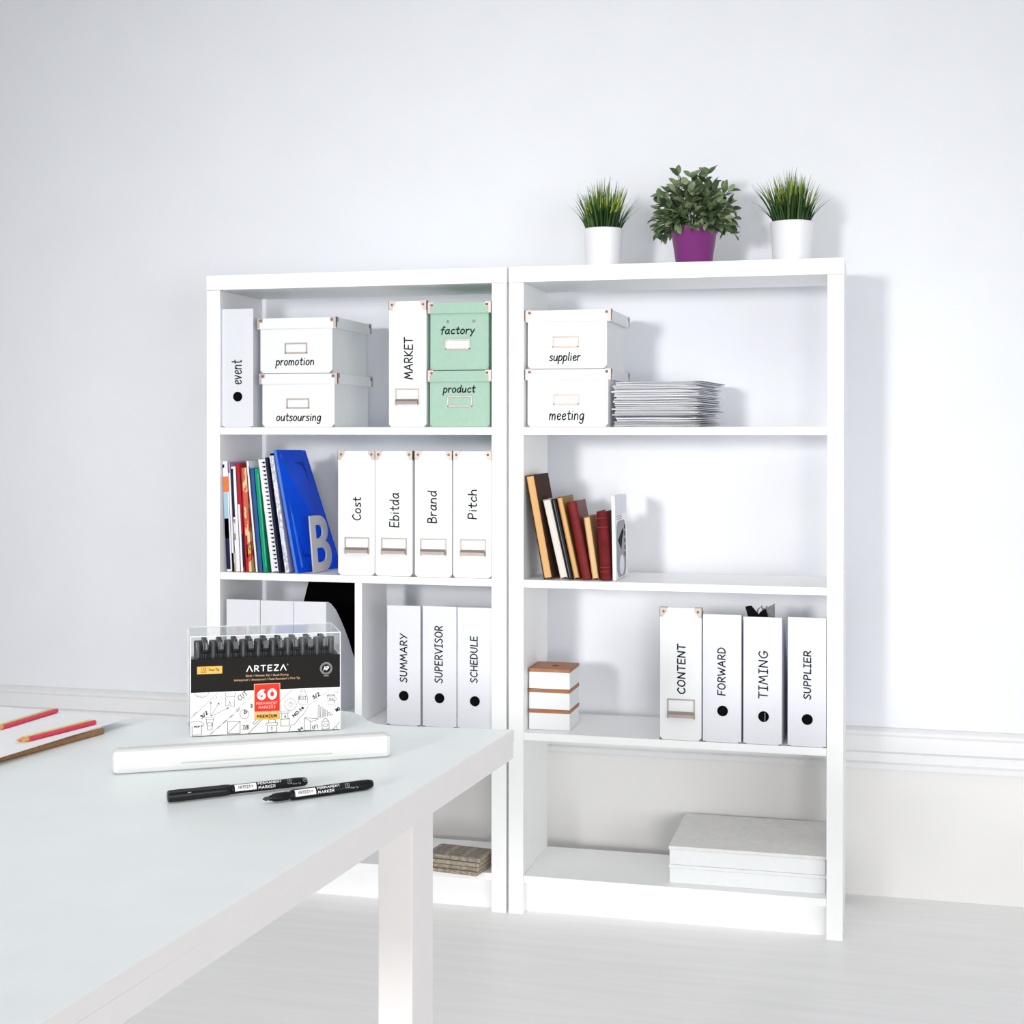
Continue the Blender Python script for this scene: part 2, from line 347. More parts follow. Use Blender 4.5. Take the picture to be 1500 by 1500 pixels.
def lid_box(label, xa, xb, la, lb, z0, zl, zt, y0, depth, m, plate, text, tb, insert=None, studs=None):
    """xa..xb body, la..lb lid, z0 bottom, zl lower edge of lid, zt top; world numbers made local here"""
    cx = (xa+xb)/2; t = thing('storage_box', label, 'box', (cx, y0, z0))
    X = lambda v: v-cx
    Z = lambda v: v-z0
    b = MB().box(X(xa), X(xb), .006, depth-.006, 0, Z(zl)+.004, m, .0012)
    b.build('box_body', t)
    for s_ in (-1, 1):                                   # small dark metal feet at the bottom front corners
        xx = X(xa) if s_ < 0 else X(xb)
        MB().prism([(xx-s_*.0, -.0), (xx-s_*.008, 0), (xx, .008)], 1, .0052, .0075, METALD).build('corner_foot', t)
    MB().box(X(la), X(lb), 0, depth, Z(zl), Z(zt), m, .0012).build('lid', t)
    for sx, xx in ((-1, X(la)), (1, X(lb))):
        for sy, yy in ((-1, 0), (1, depth)): cap_corner(t, xx, yy, Z(zt), sx, sy, high=min(.026, zt-zl))
    holder(t, X(plate[0]), X(plate[1]), Z(plate[2]), Z(plate[3]), .006, insert=insert)
    tx = MB(); letters(tx, text, X(tb[0]), X(tb[1]), Z(tb[2]), Z(tb[3]), .0029, front_map(.0054), INK, slant=.12); tx.build('lettering', t)
    if studs:
        for sx in studs[0]: rivet(MB(), X(sx), .006, Z(studs[1]), METAL, .0035).build('stud', t)
    return t
lid_box('white lidded box marked outsoursing, under the promotion box', .148, .3455, .1418, .3553, SZ[0], 1.3025, 1.3290, .010, .262, CARDW, (.215, .2775, 1.2401, 1.2662), 'outsoursing', (.1868, .310, 1.2005, 1.2284))
lid_box('white lidded box marked promotion, on top of the outsoursing box', .1425, .3395, .1362, .3516, 1.3306, 1.4438, 1.4715, .010, .262, CARDW, (.2103, .2719, 1.3804, 1.4082), 'promotion', (.184, .2905, 1.3425, 1.3705))
lid_box('mint green lidded box marked product, under the factory box', .5987, .7535, .5948, .7585, SZ[0], 1.3045, 1.3325, .010, .25, MINT, (.644, .7092, 1.2426, 1.2697), 'product', (.6316, .7179, 1.2705, 1.2978))
lid_box('mint green lidded box marked factory, on top of the product box', .5995, .7505, .5950, .7580, 1.3341, 1.474, 1.5015, .010, .25, MINT, (.6386, .703, 1.3849, 1.4103), 'factory', (.6262, .7161, 1.416, 1.4435), PAPER, ((.646, .713), 1.4545))
lid_box('white lidded box marked meeting, under the supplier box', .8490, 1.0495, .8452, 1.0577, SZ[0], 1.3068, 1.3330, .010, .262, CARDW, (.9134, .9779, 1.2465, 1.2731), 'meeting', (.9031, .9914, 1.2, 1.2335))
lid_box('white lidded box marked supplier, on top of the meeting box', .8495, 1.0468, .8452, 1.0576, 1.3346, 1.4487, 1.4772, .010, .262, CARDW, (.9115, .9769, 1.3861, 1.4143), 'supplier', (.903, .9828, 1.345, 1.3755))

def cutaway(c, hw, h, depth, m, th=.0024):
    """magazine file: full-height front, sides that curve down to a low back"""
    k = depth/.25
    pf = [(.0031, 0), (.245*k, 0), (.245*k, .105), (.215*k, .122), (.19*k, .148), (.165*k, .182), (.135*k, .215), (.105*k, .245), (.07*k, h-.028), (.035*k, h-.008), (.012*k, h-.0005), (.0031, h)]
    for a, b in ((-hw, -hw+th), (hw-th, hw)): c.prism(pf, 0, a, b, m)
    c.box(-hw, hw, 0, .003, 0, h, m, .0007)
    c.box(-hw+th+.0001, hw-th-.0001, .0031, .245*k, 0, .003, m); c.box(-hw+th+.0001, hw-th-.0001, .245*k-.003, .245*k, .0031, .104, m)
    return c

# ------------------------------------------------------------------ archive files with metal corners and a pull (cut-away sides)
def archive_file(label, xa, xb, z0, zt, y0, depth, text, ub, vb, plate, group='white archive files with metal corners'):
    cx = (xa+xb)/2; t = thing('archive_file', label, 'file box', (cx, y0, z0), group=group)
    X = lambda v: v-cx
    Z = lambda v: v-z0
    cutaway(MB(), X(xb), zt-z0, depth, CARDW).build('file_body', t)
    for s_, xx in ((-1, X(xa)), (1, X(xb))):
        e = .0009; m_ = MB()
        m_.box(min(xx+s_*e, xx-s_*.017), max(xx+s_*e, xx-s_*.017), -e, 0, zt-z0-.008, zt-z0+e, METAL)
        m_.box(min(xx+s_*e, xx-s_*.009), max(xx+s_*e, xx-s_*.009), -e, 0, zt-z0-.022, zt-z0-.008, METAL)
        m_.prism([(xx-s_*.009, zt-z0-.008), (xx-s_*.017, zt-z0-.008), (xx-s_*.009, zt-z0-.018)], 1, -e, 0, METAL)
        m_.box(min(xx+s_*e, xx), max(xx+s_*e, xx), -e, .012, zt-z0-.022, zt-z0+e, METAL)
        m_.box(min(xx+s_*e, xx-s_*.017), max(xx+s_*e, xx-s_*.017), 0, .012, zt-z0, zt-z0+e, METAL)
        rivet(m_, xx-s_*.0085, -e, zt-z0-.0085, METALD, .0028)
        m_.build('metal_corner', t)
        MB().prism([(xx+s_*.0004, 0), (xx-s_*.007, 0), (xx+s_*.0004, .007)], 1, -.0008, .003, METALD).build('corner_foot', t)
    holder(t, X(plate[0]), X(plate[1]), Z(plate[2]), Z(plate[3]), 0, .0028, None, True)
    tx = MB(); letters(tx, text, Z(ub[0]), Z(ub[1]), -X(vb[1]), -X(vb[0]), .0031, vert_map(-.0005), INK, slant=.03); tx.build('lettering', t)
    return t
archive_file('white archive file marked MARKET beside the mint green boxes', .4932, .5915, SZ[0], 1.5072, .010, .25, 'MARKET', (1.311, 1.418), (.5325, .5570), (.5099, .5727, 1.2470, 1.2892))
for lab, a, b, ub, vb, pl in (('Cost', .3602, .4580, (.9575, 1.0175), (.3978, .4225), (.3782, .4438, .8740, .9152)),
                              ('Ebitda', .4592, .5575, (.9415, 1.029), (.4962, .5232), (.4755, .5429, .8735, .9153)),
                              ('Brand', .5635, .6602, (.9535, 1.035), (.5960, .6215), (.5780, .6460, .8735, .9155)),
                              ('Pitch', .6632, .7610, (.965, 1.038), (.7003, .7252), (.6813, .7477, .8735, .9156))):
    archive_file('white archive file marked %s in the left bookcase' % lab, a, b, SZ[1], 1.1324, .003, .25, lab, ub, vb, pl)
archive_file('white archive file marked CONTENT in the right bookcase', 1.1786, 1.2776, SZ[2], .7612, .003, .25, 'CONTENT', (.5565, .677), (1.2195, 1.2400), (1.1964, 1.2623, .4985, .5444))

# ------------------------------------------------------------------ magazine files with a finger hole
def binder(label, xa, xb, z0, zt, y0, depth, text, ub, vb, hole, rotz=0, slash=False):
    cx = (xa+xb)/2; t = thing('magazine_file', label, 'magazine file', (cx, y0, z0), (0, 0, rotz), 'white magazine files with finger holes')
    h = zt-z0; hw = (xb-xa)/2
    cutaway(MB(), hw, h, depth, BINDW).build('file_body', t)
    for s_ in (-1, 1): MB().box(min(s_*hw, s_*(hw-.007)), max(s_*hw, s_*(hw-.007)), -.0008, .001, -.0001, .0022, METALD).build('edge_guard', t)
    if hole:
        hx, hz, r = hole[0]-cx, hole[1]-z0, hole[2]
        MB().lathe([(0, 0), (r*.93, 0), (r*.95, .001), (r, .001), (r, 0)], BLACK, 28, (hx, -.0002, hz), Matrix.Rotation(R(90), 4, 'X')).build('finger_hole', t)
        if slash: MB().box(hx+.0025, hx+.0040, -.0016, -.0004, hz-.010, hz+.009, SHADEGLINT, mtx=None).build('lever_glint', t)  # thin grey strip modelled to stand for a glint
    if text:
        tx = MB(); letters(tx, text, ub[0]-z0, ub[1]-z0, -(vb[1]-cx), -(vb[0]-cx), .0028, vert_map(-.0006), INK, slant=.03); tx.build('lettering', t)
    return t
binder('white magazine file marked event, beside the promotion box', .0385, .1252, SZ[0], 1.4975, .010, .25, 'event', (1.303, 1.367), (.0655, .0945), (.0826, 1.2714, .0125))
binder('white magazine file marked SUMMARY, beside the divider', .4892, .5766, SZ[2], .7460, .008, .25, 'SUMMARY', (.553, .677), (.5225, .5430), (.5336, .5203, .0125))
binder('white magazine file marked SUPERVISOR, between SUMMARY and SCHEDULE', .5825, .6705, SZ[2], .7468, .008, .25, 'SUPERVISOR', (.5555, .699), (.6135, .6355), (.6269, .5185, .0125))
binder('white magazine file marked SCHEDULE, against the right side panel', .6728, .7610, SZ[2], .7464, .008, .25, 'SCHEDULE', (.5595, .6765), (.7055, .7255), (.7182, .5150, .0125))
binder('white magazine file marked FORWARD, beside the CONTENT file', 1.2806, 1.3712, SZ[2], .7488, .003, .25, 'FORWARD', (.557, .671), (1.3150, 1.3350), (1.3277, .5207, .0125))
binder('white magazine file marked TIMING, folders sticking up behind its front', 1.3760, 1.4655, SZ[2], .7455, .003, .25, 'TIMING', (.5535, .667), (1.4110, 1.4340), (1.4235, .5120, .0125), R(-1.2), True)
binder('white magazine file marked SUPPLIER, against the right side panel', 1.4790, 1.5672, SZ[2], .7478, .003, .25, 'SUPPLIER', (.556, .6705), (1.5148, 1.5332), (1.5242, .5100, .0125))
# what sticks up out of the TIMING file
def upright(name, label, cat, pts, y0, y1, m, loc):
    o = MB().prism([(p[0]-loc[0], p[1]-loc[2]) for p in pts], 1, y0-loc[1], y1-loc[1], m).build(name, loc=loc); return tag(o, label, cat)
GREYP = mat('grey_folder', (.16, .165, .18), .4, var=.35, scale=120)
upright('plastic_folder', 'black plastic folder corner poking above the left of the TIMING file', 'folder', [(1.384, SZ[2]+.004), (1.44, SZ[2]+.004), (1.412, .741), (1.3905, .7665), (1.376, .7635), (1.384, .735)], .05, .053, BLACK, (1.41, .05, SZ[2]))
upright('plastic_folder', 'grey plastic folder with a raised right corner above the TIMING file', 'folder', [(1.386, SZ[2]+.004), (1.452, SZ[2]+.004), (1.4450, .741), (1.4445, .7712), (1.4230, .7590), (1.405, .742)], .064, .067, GREYP, (1.42, .064, SZ[2]))
upright('plastic_folder', 'small black folder edge in the middle of the TIMING file', 'folder', [(1.388, SZ[2]+.004), (1.45, SZ[2]+.004), (1.428, .745), (1.4235, .7585), (1.4120, .752), (1.405, .742)], .058, .061, BLACK, (1.42, .058, SZ[2]))
cl = thing('ring_mechanism', 'shiny metal lever arch standing up inside the TIMING file', 'ring mechanism', (1.405, .075, SZ[2]+.0034))
MB().box(-.012, .03, 0, .004, .001, .26, METAL).build('base_strip', cl)
for dx in (0, .012): MB().tube([(dx, -.004, .25), (dx-.004, -.006, .285), (dx, -.006, .306), (dx+.008, -.004, .314), (dx+.012, -.004, .30)], .0022, METAL).build('arch', cl)

# three white files in the left part of the third row (the right one is a magazine file with a cut-away side)
def magazine_file(label, xa, xb):
    cx = (xa+xb)/2; hw = (xb-xa)/2; h = .303; t = thing('magazine_file', label, 'magazine file', (cx, .004, SZ[2]), group='plain white magazine files')
    cutaway(MB(), hw, h, .25, BINDW).build('file_body', t)
    return t
magazine_file('plain white magazine file against the left side panel', .0535, .1465)
magazine_file('plain white magazine file in the middle of three', .1483, .2383)
magazine_file('plain white magazine file with curved side in front of black folder', .2395, .3275)
bf = thing('art_folder', 'large black folder standing behind the white magazine files', 'folder', (.25, .2515, SZ[2]))
FB = mat('black_board', (.002, .002, .0025), .9, var=.1, spec=.02)
MB().prism([(-.115, .001), (.064, .001), (.066, .345), (-.066, .345), (-.096, .23)], 1, 0, .005, FB).build('front_board', bf)
MB().prism([(-.115, .001), (.064, .001), (.066, .345), (-.066, .345), (-.096, .23)], 1, .006, .010, FB).build('back_board', bf)

# ------------------------------------------------------------------ magazines and notebooks leaning in the left bookcase
C = lambda n, c, r=.35, v=.04: mat(n, c, r, var=v, scale=50, spec=.12)
def leaning(name, label, cat, b, tilt, h, wd, depth, y, z, group=None):
    return thing(name, label, cat, (b, y, z+.0004), (0, -R(tilt), 0), group)
def magazine(label, b, tilt, h, wd, cover, spine_patches=(), pages=PAPER, y=.012, depth=.205):
    t = leaning('magazine', label, 'magazine', b, tilt, h, wd, depth, y, SZ[1], 'magazines leaning at the left of the row')
    c = MB().box(0, .0008, 0, depth, 0, h, cover).box(wd-.0008, wd, 0, depth, 0, h, cover).box(0, wd, 0, .0012, 0, h, cover); c.build('cover', t)
    MB().box(.0009, wd-.0009, .0013, depth-.002, .002, h-.002, pages).build('pages', t)
    for k, (u0, u1, z0, z1, m_) in enumerate(spine_patches):
        MB().box(u0*wd, u1*wd, -.0005, .0004, z0*h, z1*h, m_).build('printed_band', t)
    return t
ORG = C('orange_print', (.75, .20, .06)); NAVY = C('navy_print', (.012, .016, .05)); SKY = C('pale_blue_print', (.38, .55, .68)); RED = C('red_print', (.42, .02, .03))
WHT = C('white_print', (.84, .84, .86)); YEL = blotch_mat('yellow_print', [(.75, .50, .16), (.78, .58, .28), (.62, .1, .05), (.8, .7, .5)], 30, (1, 1, .6))
MUL = blotch_mat('mixed_print', [(.02, .02, .05), (.3, .25, .2), (.7, .7, .7), (.05, .1, .2)], 40, (1, 1, .5)); PNK = C('pink_print', (.72, .55, .55)); TEAL = C('teal_print', (.02, .06, .09))
magazine('magazine with orange and dark spine, leftmost in the row', .0506, 2.6, .285, .0158, WHT, ((0, 1, .72, .86, ORG), (0, .75, .30, .72, SKY), (0, .72, .02, .48, NAVY), (.05, .35, .94, .97, NAVY)))
magazine('thin white magazine with a mauve upper spine and printed foot', .0676, 2.7, .283, .0068, C('mauve_print', (.42, .3, .45)), ((0, .7, .0, .9, WHT), (0, 1, .0, .17, MUL)))
magazine('white magazine with a navy cover edge', .0753, 2.8, .271, .0140, WHT, ((.0, .42, .52, .98, NAVY), (0, .4, .3, .5, MUL), (.0, .3, .02, .2, PNK)))
magazine('white and deep red spined magazine', .0912, 3.1, .280, .0112, RED, ((.0, .5, .0, .62, WHT), (.5, .9, .04, .35, NAVY)))
magazine('magazine with a yellow and red patterned spine', .1050, 3.3, .268, .0165, YEL, ((0, .5, .0, .35, RED), (.3, 1, .14, .26, blotch_mat('pattern_print', [(.05, .05, .25), (.75, .4, .05), (.5, .03, .05)], 60)), (.0, .2, .35, 1, RED)))
magazine('tall thin white brochure leaning right of the yellow magazine', .1318, 5.4, .287, .0078, WHT, ((.75, 1, .0, .95, C('dark_edge', (.03, .03, .04))),))
magazine('blue spined booklet left of the green one', .1405, 5.4, .268, .0110, C('blue_print', (.03, .10, .32)))
magazine('shiny green plastic booklet', .1525, 5.5, .267, .0135, C('green_print', (.01, .30, .16), .15), ((.6, .8, .05, .95, C('green_light', (.08, .45, .28), .15)),))
def notebook(label, b, tilt, h, wd, m, extra, depth=.21):
    t = leaning('notebook', label, 'notebook', b, tilt, h, wd, depth, .012, SZ[1])
    MB().box(0, .001, 0, depth, 0, h, m).box(wd-.001, wd, 0, depth, 0, h, m).build('cover', t)
    MB().box(.0012, wd-.0012, .0015, depth-.003, .002, h-.003, PAPER).build('pages', t)
    extra(t, wd, h); return t
def spiral(t, wd, h):
    c = MB()
    for k in range(26):
        z = .012+k*(h-.024)/25
        c.tube([(wd*.5, .004, z), (wd*.55, -.002, z+.001), (wd*.75, -.004, z+.0015), (wd*.92, -.002, z+.001), (wd*.95, .004, z)], .0009, BLACK, 5)
        c.box(wd*.62, wd*.86, .0006, .0016, z-.002, z+.002, BLACK)
    c.build('spiral_binding', t)
notebook('white spiral bound notebook with black holes along its edge', .1762, 7.4, .294, .0185, WHT, spiral)
def comb(t, wd, h):
    MB().box(0, wd, -.0012, .0012, 0, h, NAVY).build('spine', t)
notebook('thin navy notebook beside the spiral bound one', .1970, 7.5, .297, .0060, NAVY, comb)
def glit(t, wd, h):
    MB().box(0, wd, -.0012, .0012, 0, h, blotch_mat('silver_lilac', [(.62, .62, .72), (.75, .75, .82), (.45, .45, .55), (.7, .7, .8)], 70)).build('spine', t)
    MB().box(wd*.1, wd*.5, .002, .03, h, h+.006, BLACK).build('black_tab', t)
notebook('silvery lilac notebook leaning against the blue folder', .2140, 8.4, .302, .0112, C('silver_cover', (.6, .6, .68)), glit)

BLUE = mat('blue_plastic', (.002, .085, .78), .45, var=.15, scale=9, spec=.12)
BLUED = mat('blue_plastic_pocket', (.003, .05, .52), .5, var=.2, scale=9, spec=.06)
BLUEL = mat('blue_plastic_edge', (.05, .20, .75), .1, var=.1, scale=30, coat=.8)
fo = thing('document_folder', 'glossy bright blue plastic folder leaning left, behind the letter bookend', 'folder', (.2415, .012, SZ[1]+.0004))
MB().hexa([(0, 0, 0), (.0015, 0, 0), (.0015, .178, 0), (0, .178, 0), (-.060, 0, .315), (-.0585, 0, .315), (-.0585, .178, .313), (-.060, .178, .313)], BLUE).build('back_cover', fo)
MB().hexa([(.0045, 0, 0), (.006, 0, 0), (.0575, .178, 0), (.056, .178, 0), (-.0555, 0, .315), (-.054, 0, .315), (-.0465, .178, .312), (-.048, .178, .312)], BLUE).build('front_cover', fo)
def cov(y, z, off):   # point on the outer face of the front cover; y, z as fractions
    a = Vector((.006, 0, 0)).lerp(Vector((.0575, .178, 0)), y); b = Vector((-.054, 0, .315)).lerp(Vector((-.0465, .178, .312)), y)
    p = a.lerp(b, z); p.x += off; return p
MB().hexa([cov(.18, .12, .0), cov(.18, .12, .0009), cov(.85, .12, .0009), cov(.85, .12, 0), cov(.16, .90, 0), cov(.16, .90, .0009), cov(.80, .90, .0009), cov(.80, .90, 0)], BLUED).build('pocket', fo)
MB().hexa([(-.0004, -.0006, 0), (.0064, -.0006, 0), (.0064, .0015, 0), (-.0004, .0015, 0), (-.0604, -.0006, .315), (-.0536, -.0006, .315), (-.0536, .0015, .315), (-.0604, .0015, .315)], BLUEL).build('spine', fo)
MB().hexa([cov(.10, .04, .0), cov(.10, .04, .0012), cov(.135, .04, .0012), cov(.135, .04, 0), cov(.10, .96, 0), cov(.10, .96, .0012), cov(.125, .96, .0012), cov(.125, .96, 0)], BLUEL).build('weld_seam', fo)

# letter-shaped bookend
def font_mesh(text, size, extrude, off=0):
    cu = bpy.data.curves.new('f', 'FONT'); cu.body = text; cu.size = size; cu.extrude = extrude; cu.offset = off; cu.bevel_depth = 0
    o = bpy.data.objects.new('f', cu); COL.objects.link(o)
    me = bpy.data.meshes.new_from_object(o.evaluated_get(bpy.context.evaluated_depsgraph_get()))
    bpy.data.objects.remove(o); bpy.data.curves.remove(cu); return me
be = thing('bookend', 'pale grey metal bookend shaped like a letter B, before the blue folder', 'bookend', (.2880, .022, SZ[1]+.0004), (0, 0, R(-8)))
BEM = mat('bookend_paint', (.60, .58, .56), .45, var=.03)
me = font_mesh('B', .198, .0022, .003)
xs = [v.co.x for v in me.vertices]; ys = [v.co.y for v in me.vertices]
for v in me.vertices:
    x = (v.co.x-min(xs))/(max(xs)-min(xs))*.098; y = (v.co.y-min(ys))/(max(ys)-min(ys))*.144
    v.co = Vector((v.co.z-.0022-.088*y, x, y+.0012))
me.materials.clear(); me.materials.append(BEM)
bo = bpy.data.objects.new('letter_plate', me); COL.objects.link(bo); bo.parent = be
MB().box(-.010, -.0005, 0, .03, 0, .0011, BEM).build('foot_plate', be)

# ------------------------------------------------------------------ old books in the right bookcase
def lbook(label, b, tilt, h, wd, depth, y, cov_m, page_m, spine=False, ct=.0022, group='old books leaning on the middle shelf'):
    t = leaning('book', label, 'book', b, tilt, h, wd, depth, y, SZ[1], group)
    c = MB().box(0, ct, 0, depth, 0, h, cov_m, .0004).box(wd-ct, wd, 0, depth, 0, h, cov_m, .0004)
    if spine:                                        # rounded spine towards the viewer
        n = 10; pts = [(wd/2-wd/2*math.cos(math.pi*k/n), -.25*wd*math.sin(math.pi*k/n)+.001) for k in range(n+1)]
        pts += [(wd, .004), (0, .004)]
        c.build('cover', t); MB().prism(pts, 2, 0, h, cov_m, False).build('spine', t)
        MB().box(ct, wd-ct, .0042, depth-.004, .003, h-.003, page_m).build('page_block', t)
    else:
        c.box(0, wd, depth, depth+ct, 0, h, cov_m); c.build('cover', t)
        MB().box(ct, wd-ct, .003, depth-.0005, .003, h-.003, page_m).build('page_block', t)
    return t
PYEL = page_mat('aged_pages', (.62, .33, .12), (.76, .47, .21), 1800); PCRM = page_mat('cream_pages', (.66, .62, .57), (.76, .73, .69), 1800); PTAN = page_mat('tan_pages', (.66, .42, .2), (.76, .52, .28), 1800)
lbook('tall brown book with yellowed page edges, leaning on the left panel', .8915, 10.5, .257, .0225, .152, .012, C('brown_cloth', (.055, .022, .012), .7), PYEL)
lbook('book with cream page edges leaning beside the tall brown book', .9300, 13.0, .199, .0175, .13, .03, C('cream_cover', (.70, .66, .62), .6), PCRM, ct=.0012)
b = lbook('slim black book between the cream and tan ones', .9500, 12.6, .200, .0105, .13, .03, C('black_cloth', (.012, .012, .016), .4), C('black_pages', (.03, .03, .035)), True)
MB().box(.004, .0052, -.0026, -.0018, .004, .196, C('painted_highlight', (.2, .2, .23))).build('spine_highlight', b)  # grey strip painted as a highlight on the black spine
lbook('tan book with orange brown page edges beside the slim black book', .9640, 12.4, .205, .0130, .125, .03, C('olive_tan_cover', (.33, .19, .06), .6), PYEL, ct=.0015)
lbook('dark red book with a smooth rounded spine', .9835, 11.3, .192, .0225, .115, .03, C('oxblood_leather', (.16, .012, .012), .4, .15), PCRM, True)
lbook('short tan book with pale page edges', 1.0095, 8.5, .155, .0150, .10, .03, C('pale_tan_cover', (.48, .28, .11), .6), PTAN, ct=.0012)
b = lbook('upright crimson book with a ribbed worn spine', 1.0290, 3.6, .167, .0265, .11, .03, C('crimson_cloth', (.13, .008, .010), .55, .3), PCRM, True)
for z in (.02, .03, .128, .150): MB().box(.001, .0255, -.0066, -.003, z, z+.0016, C('worn_gilt', (.22, .035, .03), .5)).build('spine_band', b)
b = lbook('white book with a grey printed cover, last on the right', 1.0590, 1.2, .205, .0090, .165, .03, C('white_cover', (.82, .82, .85), .3), PAPER, True, ct=.001, group='old books leaning on the middle shelf')
GR = C('cover_grey', (.24, .25, .265), .35); LG = C('cover_lilac', (.70, .70, .78), .35)
sideX = lambda pts, m_, e, o: MB().prism(pts, 0, .0089, .0091+e, m_).build(o, b)
sideX([(.004, .158), (.161, .158), (.161, .204), (.004, .204)], LG, .0002, 'cover_panel')
def rr(a, b_, c, d, r, n=6):
    o = []
    for cx, cy, s in ((b_-r, c+r, -90), (b_-r, d-r, 0), (a+r, d-r, 90), (a+r, c+r, 180)):
        o += [(cx+r*math.cos(R(s+90*k/n)), cy+r*math.sin(R(s+90*k/n))) for k in range(n+1)]
    return o
sideX(rr(.014, .142, .004, .142, .028), GR, .0003, 'cover_picture')
sideX([(.08+.033*math.cos(k*math.pi/10), .032+.025*math.sin(k*math.pi/10)) for k in range(20)], LG, .0006, 'cover_oval')
sideX([(.03, .095), (.10, .122), (.112, .112), (.09, .095), (.075, .07)], INK, .0006, 'cover_mark')
for k in range(5): sideX([(.122, .05+.017*k), (.134, .05+.017*k), (.134, .061+.017*k), (.122, .061+.017*k)], INK, .0006, 'cover_mark')
for k in range(3): sideX([(.02, .146+.004*k), (.09, .146+.004*k), (.09, .1473+.004*k), (.02, .1473+.004*k)], INKG, .0004, 'cover_line')

# ------------------------------------------------------------------ paper stack on the right bookcase
n = 24; zc = SZ[0]; hh = .110/n
for k in range(n):
    last = k == n-1
    o_x = random.uniform(-.005, .006); o_y = random.uniform(-.004, .008); a = random.uniform(-7.5, -2.5)
    th = hh*.94; bmx = MB(); layers = 3
    wdx = .210+random.uniform(-.006, .005); dp = .285+random.uniform(-.014, 0)
    for l in range(layers):
        e = random.uniform(-.011, .006); nx, ny = 12, 4; t = bmesh.new(); za = th*l/layers; zb = za+th/layers*random.uniform(.25, .8)
        grid = {}
        curl = random.uniform(-.0018, .0010)
        for i in range(nx+1):
            for j in range(ny+1):
                u = i/nx; v = j/ny; x = u*(wdx+e)-wdx/2+random.uniform(-.0006, .0006)*(i in (0, nx)); y = v*dp
                w_ = max(0, (u-.72)/.28)**2*curl+.00025*math.sin(9*u+k)*math.sin(5*v+l)
                grid[i, j] = (t.verts.new((x, y, max(.0001, za+w_))), t.verts.new((x, y, zb+w_+.0001)))
        for i in range(nx):
            for j in range(ny):
                g = [grid[i, j], grid[i+1, j], grid[i+1, j+1], grid[i, j+1]]
                t.faces.new([q[1] for q in g]); t.faces.new([q[0] for q in g][::-1])
        def side(seq):
            for p_, q_ in zip(seq, seq[1:]): t.faces.new((p_[0], q_[0], q_[1], p_[1]))
        side([grid[i, 0] for i in range(nx+1)]); side([grid[nx, j] for j in range(ny+1)]); side([grid[i, ny] for i in range(nx, -1, -1)]); side([grid[0, j] for j in range(ny, -1, -1)])
        bmx._merge(t, SHADEGLINT if random.random() < .15 else PAPER)  # random grey layers paint the dark shadow lines between sheets
    o = bmx.build('paper_sheaf', loc=(1.1655+o_x, .02+o_y, zc)); o.rotation_euler = (0, 0, R(a)); zc += hh
    tag(o, 'topmost sheaf of the ragged white paper pile beside the meeting box' if last else
        ('lowest sheaf of the ragged white paper pile beside the meeting box' if k == 0 else 'white paper sheaf within the ragged pile beside the meeting box'), 'papers', 'sheaves in the paper pile')

# ------------------------------------------------------------------ white boxes with wooden lids (stack of three)
def tier(label, k):
    zb = SZ[2]+k*.0505; t = thing('stacking_box', label, 'box', (.8985, .042, zb), group='white boxes with wooden lids')
    MB().box(-.0515, .0515, 0, .112, 0, .0415, CARDW, .0012).build('box_body', t)
    l = MB().box(-.0525, .0525, -.001, .113, .0417, .0500, WOOD, .0012).build('wooden_lid', t)
    if k == 2: MB().lathe([(0, 0), (.0085, 0), (.0085, .0006), (0, .0006)], mat('hole_shade', (.06, .02, .008), .7), 20, (.004, .052, .0499)).build('finger_hole', l)  # flat disc; the hole's inner shade is put into its dark colour
    return t
tier('white box with wooden lid, bottom of the stack of three', 0); tier('white box with wooden lid, middle of the stack of three', 1); tier('white box with wooden lid and finger hole, top of the stack of three', 2)

# ------------------------------------------------------------------ flat white boxes at the bottom of the right bookcase, newspaper in the left one
for k, (lab) in enumerate(('flat white box lying at the bottom of the right bookcase', 'flat greyish white box lying on another flat white box')):
    zb = .0952+.045*k; t = thing('flat_box', lab, 'box', (1.382, .030+.002*(1-k), zb))
    MB().box(-.184, .184, .002, .312, 0, .036, CARDW, .001).build('box_body', t)
    MB().box(-.186, .186, 0, .314, .0365, .0445, C('greyish_lid', (.80, .79, .77), .5) if k else CARDW, .001).build('lid', t)
NEWS = blotch_mat('newsprint', [(.33, .28, .22), (.40, .34, .27), (.26, .215, .165), (.43, .37, .30)], 55, (1, 4, 1), .8)
nw = thing('newspaper', 'beige folded newspaper lying at the bottom of the left bookcase', 'newspaper', (.665, .0, .0953), (0, 0, R(-7)))
for k in range(4): MB().box(-.06-.004*(k % 2), .076+.002*k, -.03+.002*(k % 2), .075-.002*k, .011*k, .011*k+.0102, NEWS, .003).build('fold', nw)
tx = MB()
for k in range(9):
    for c_ in range(3): tx.box(-.052+.046*c_, -.052+.046*c_+random.uniform(.03, .04), -.02+.0095*k, -.02+.0095*k+.003, .0432, .0436, INKG)
tx.build('print_lines', nw)

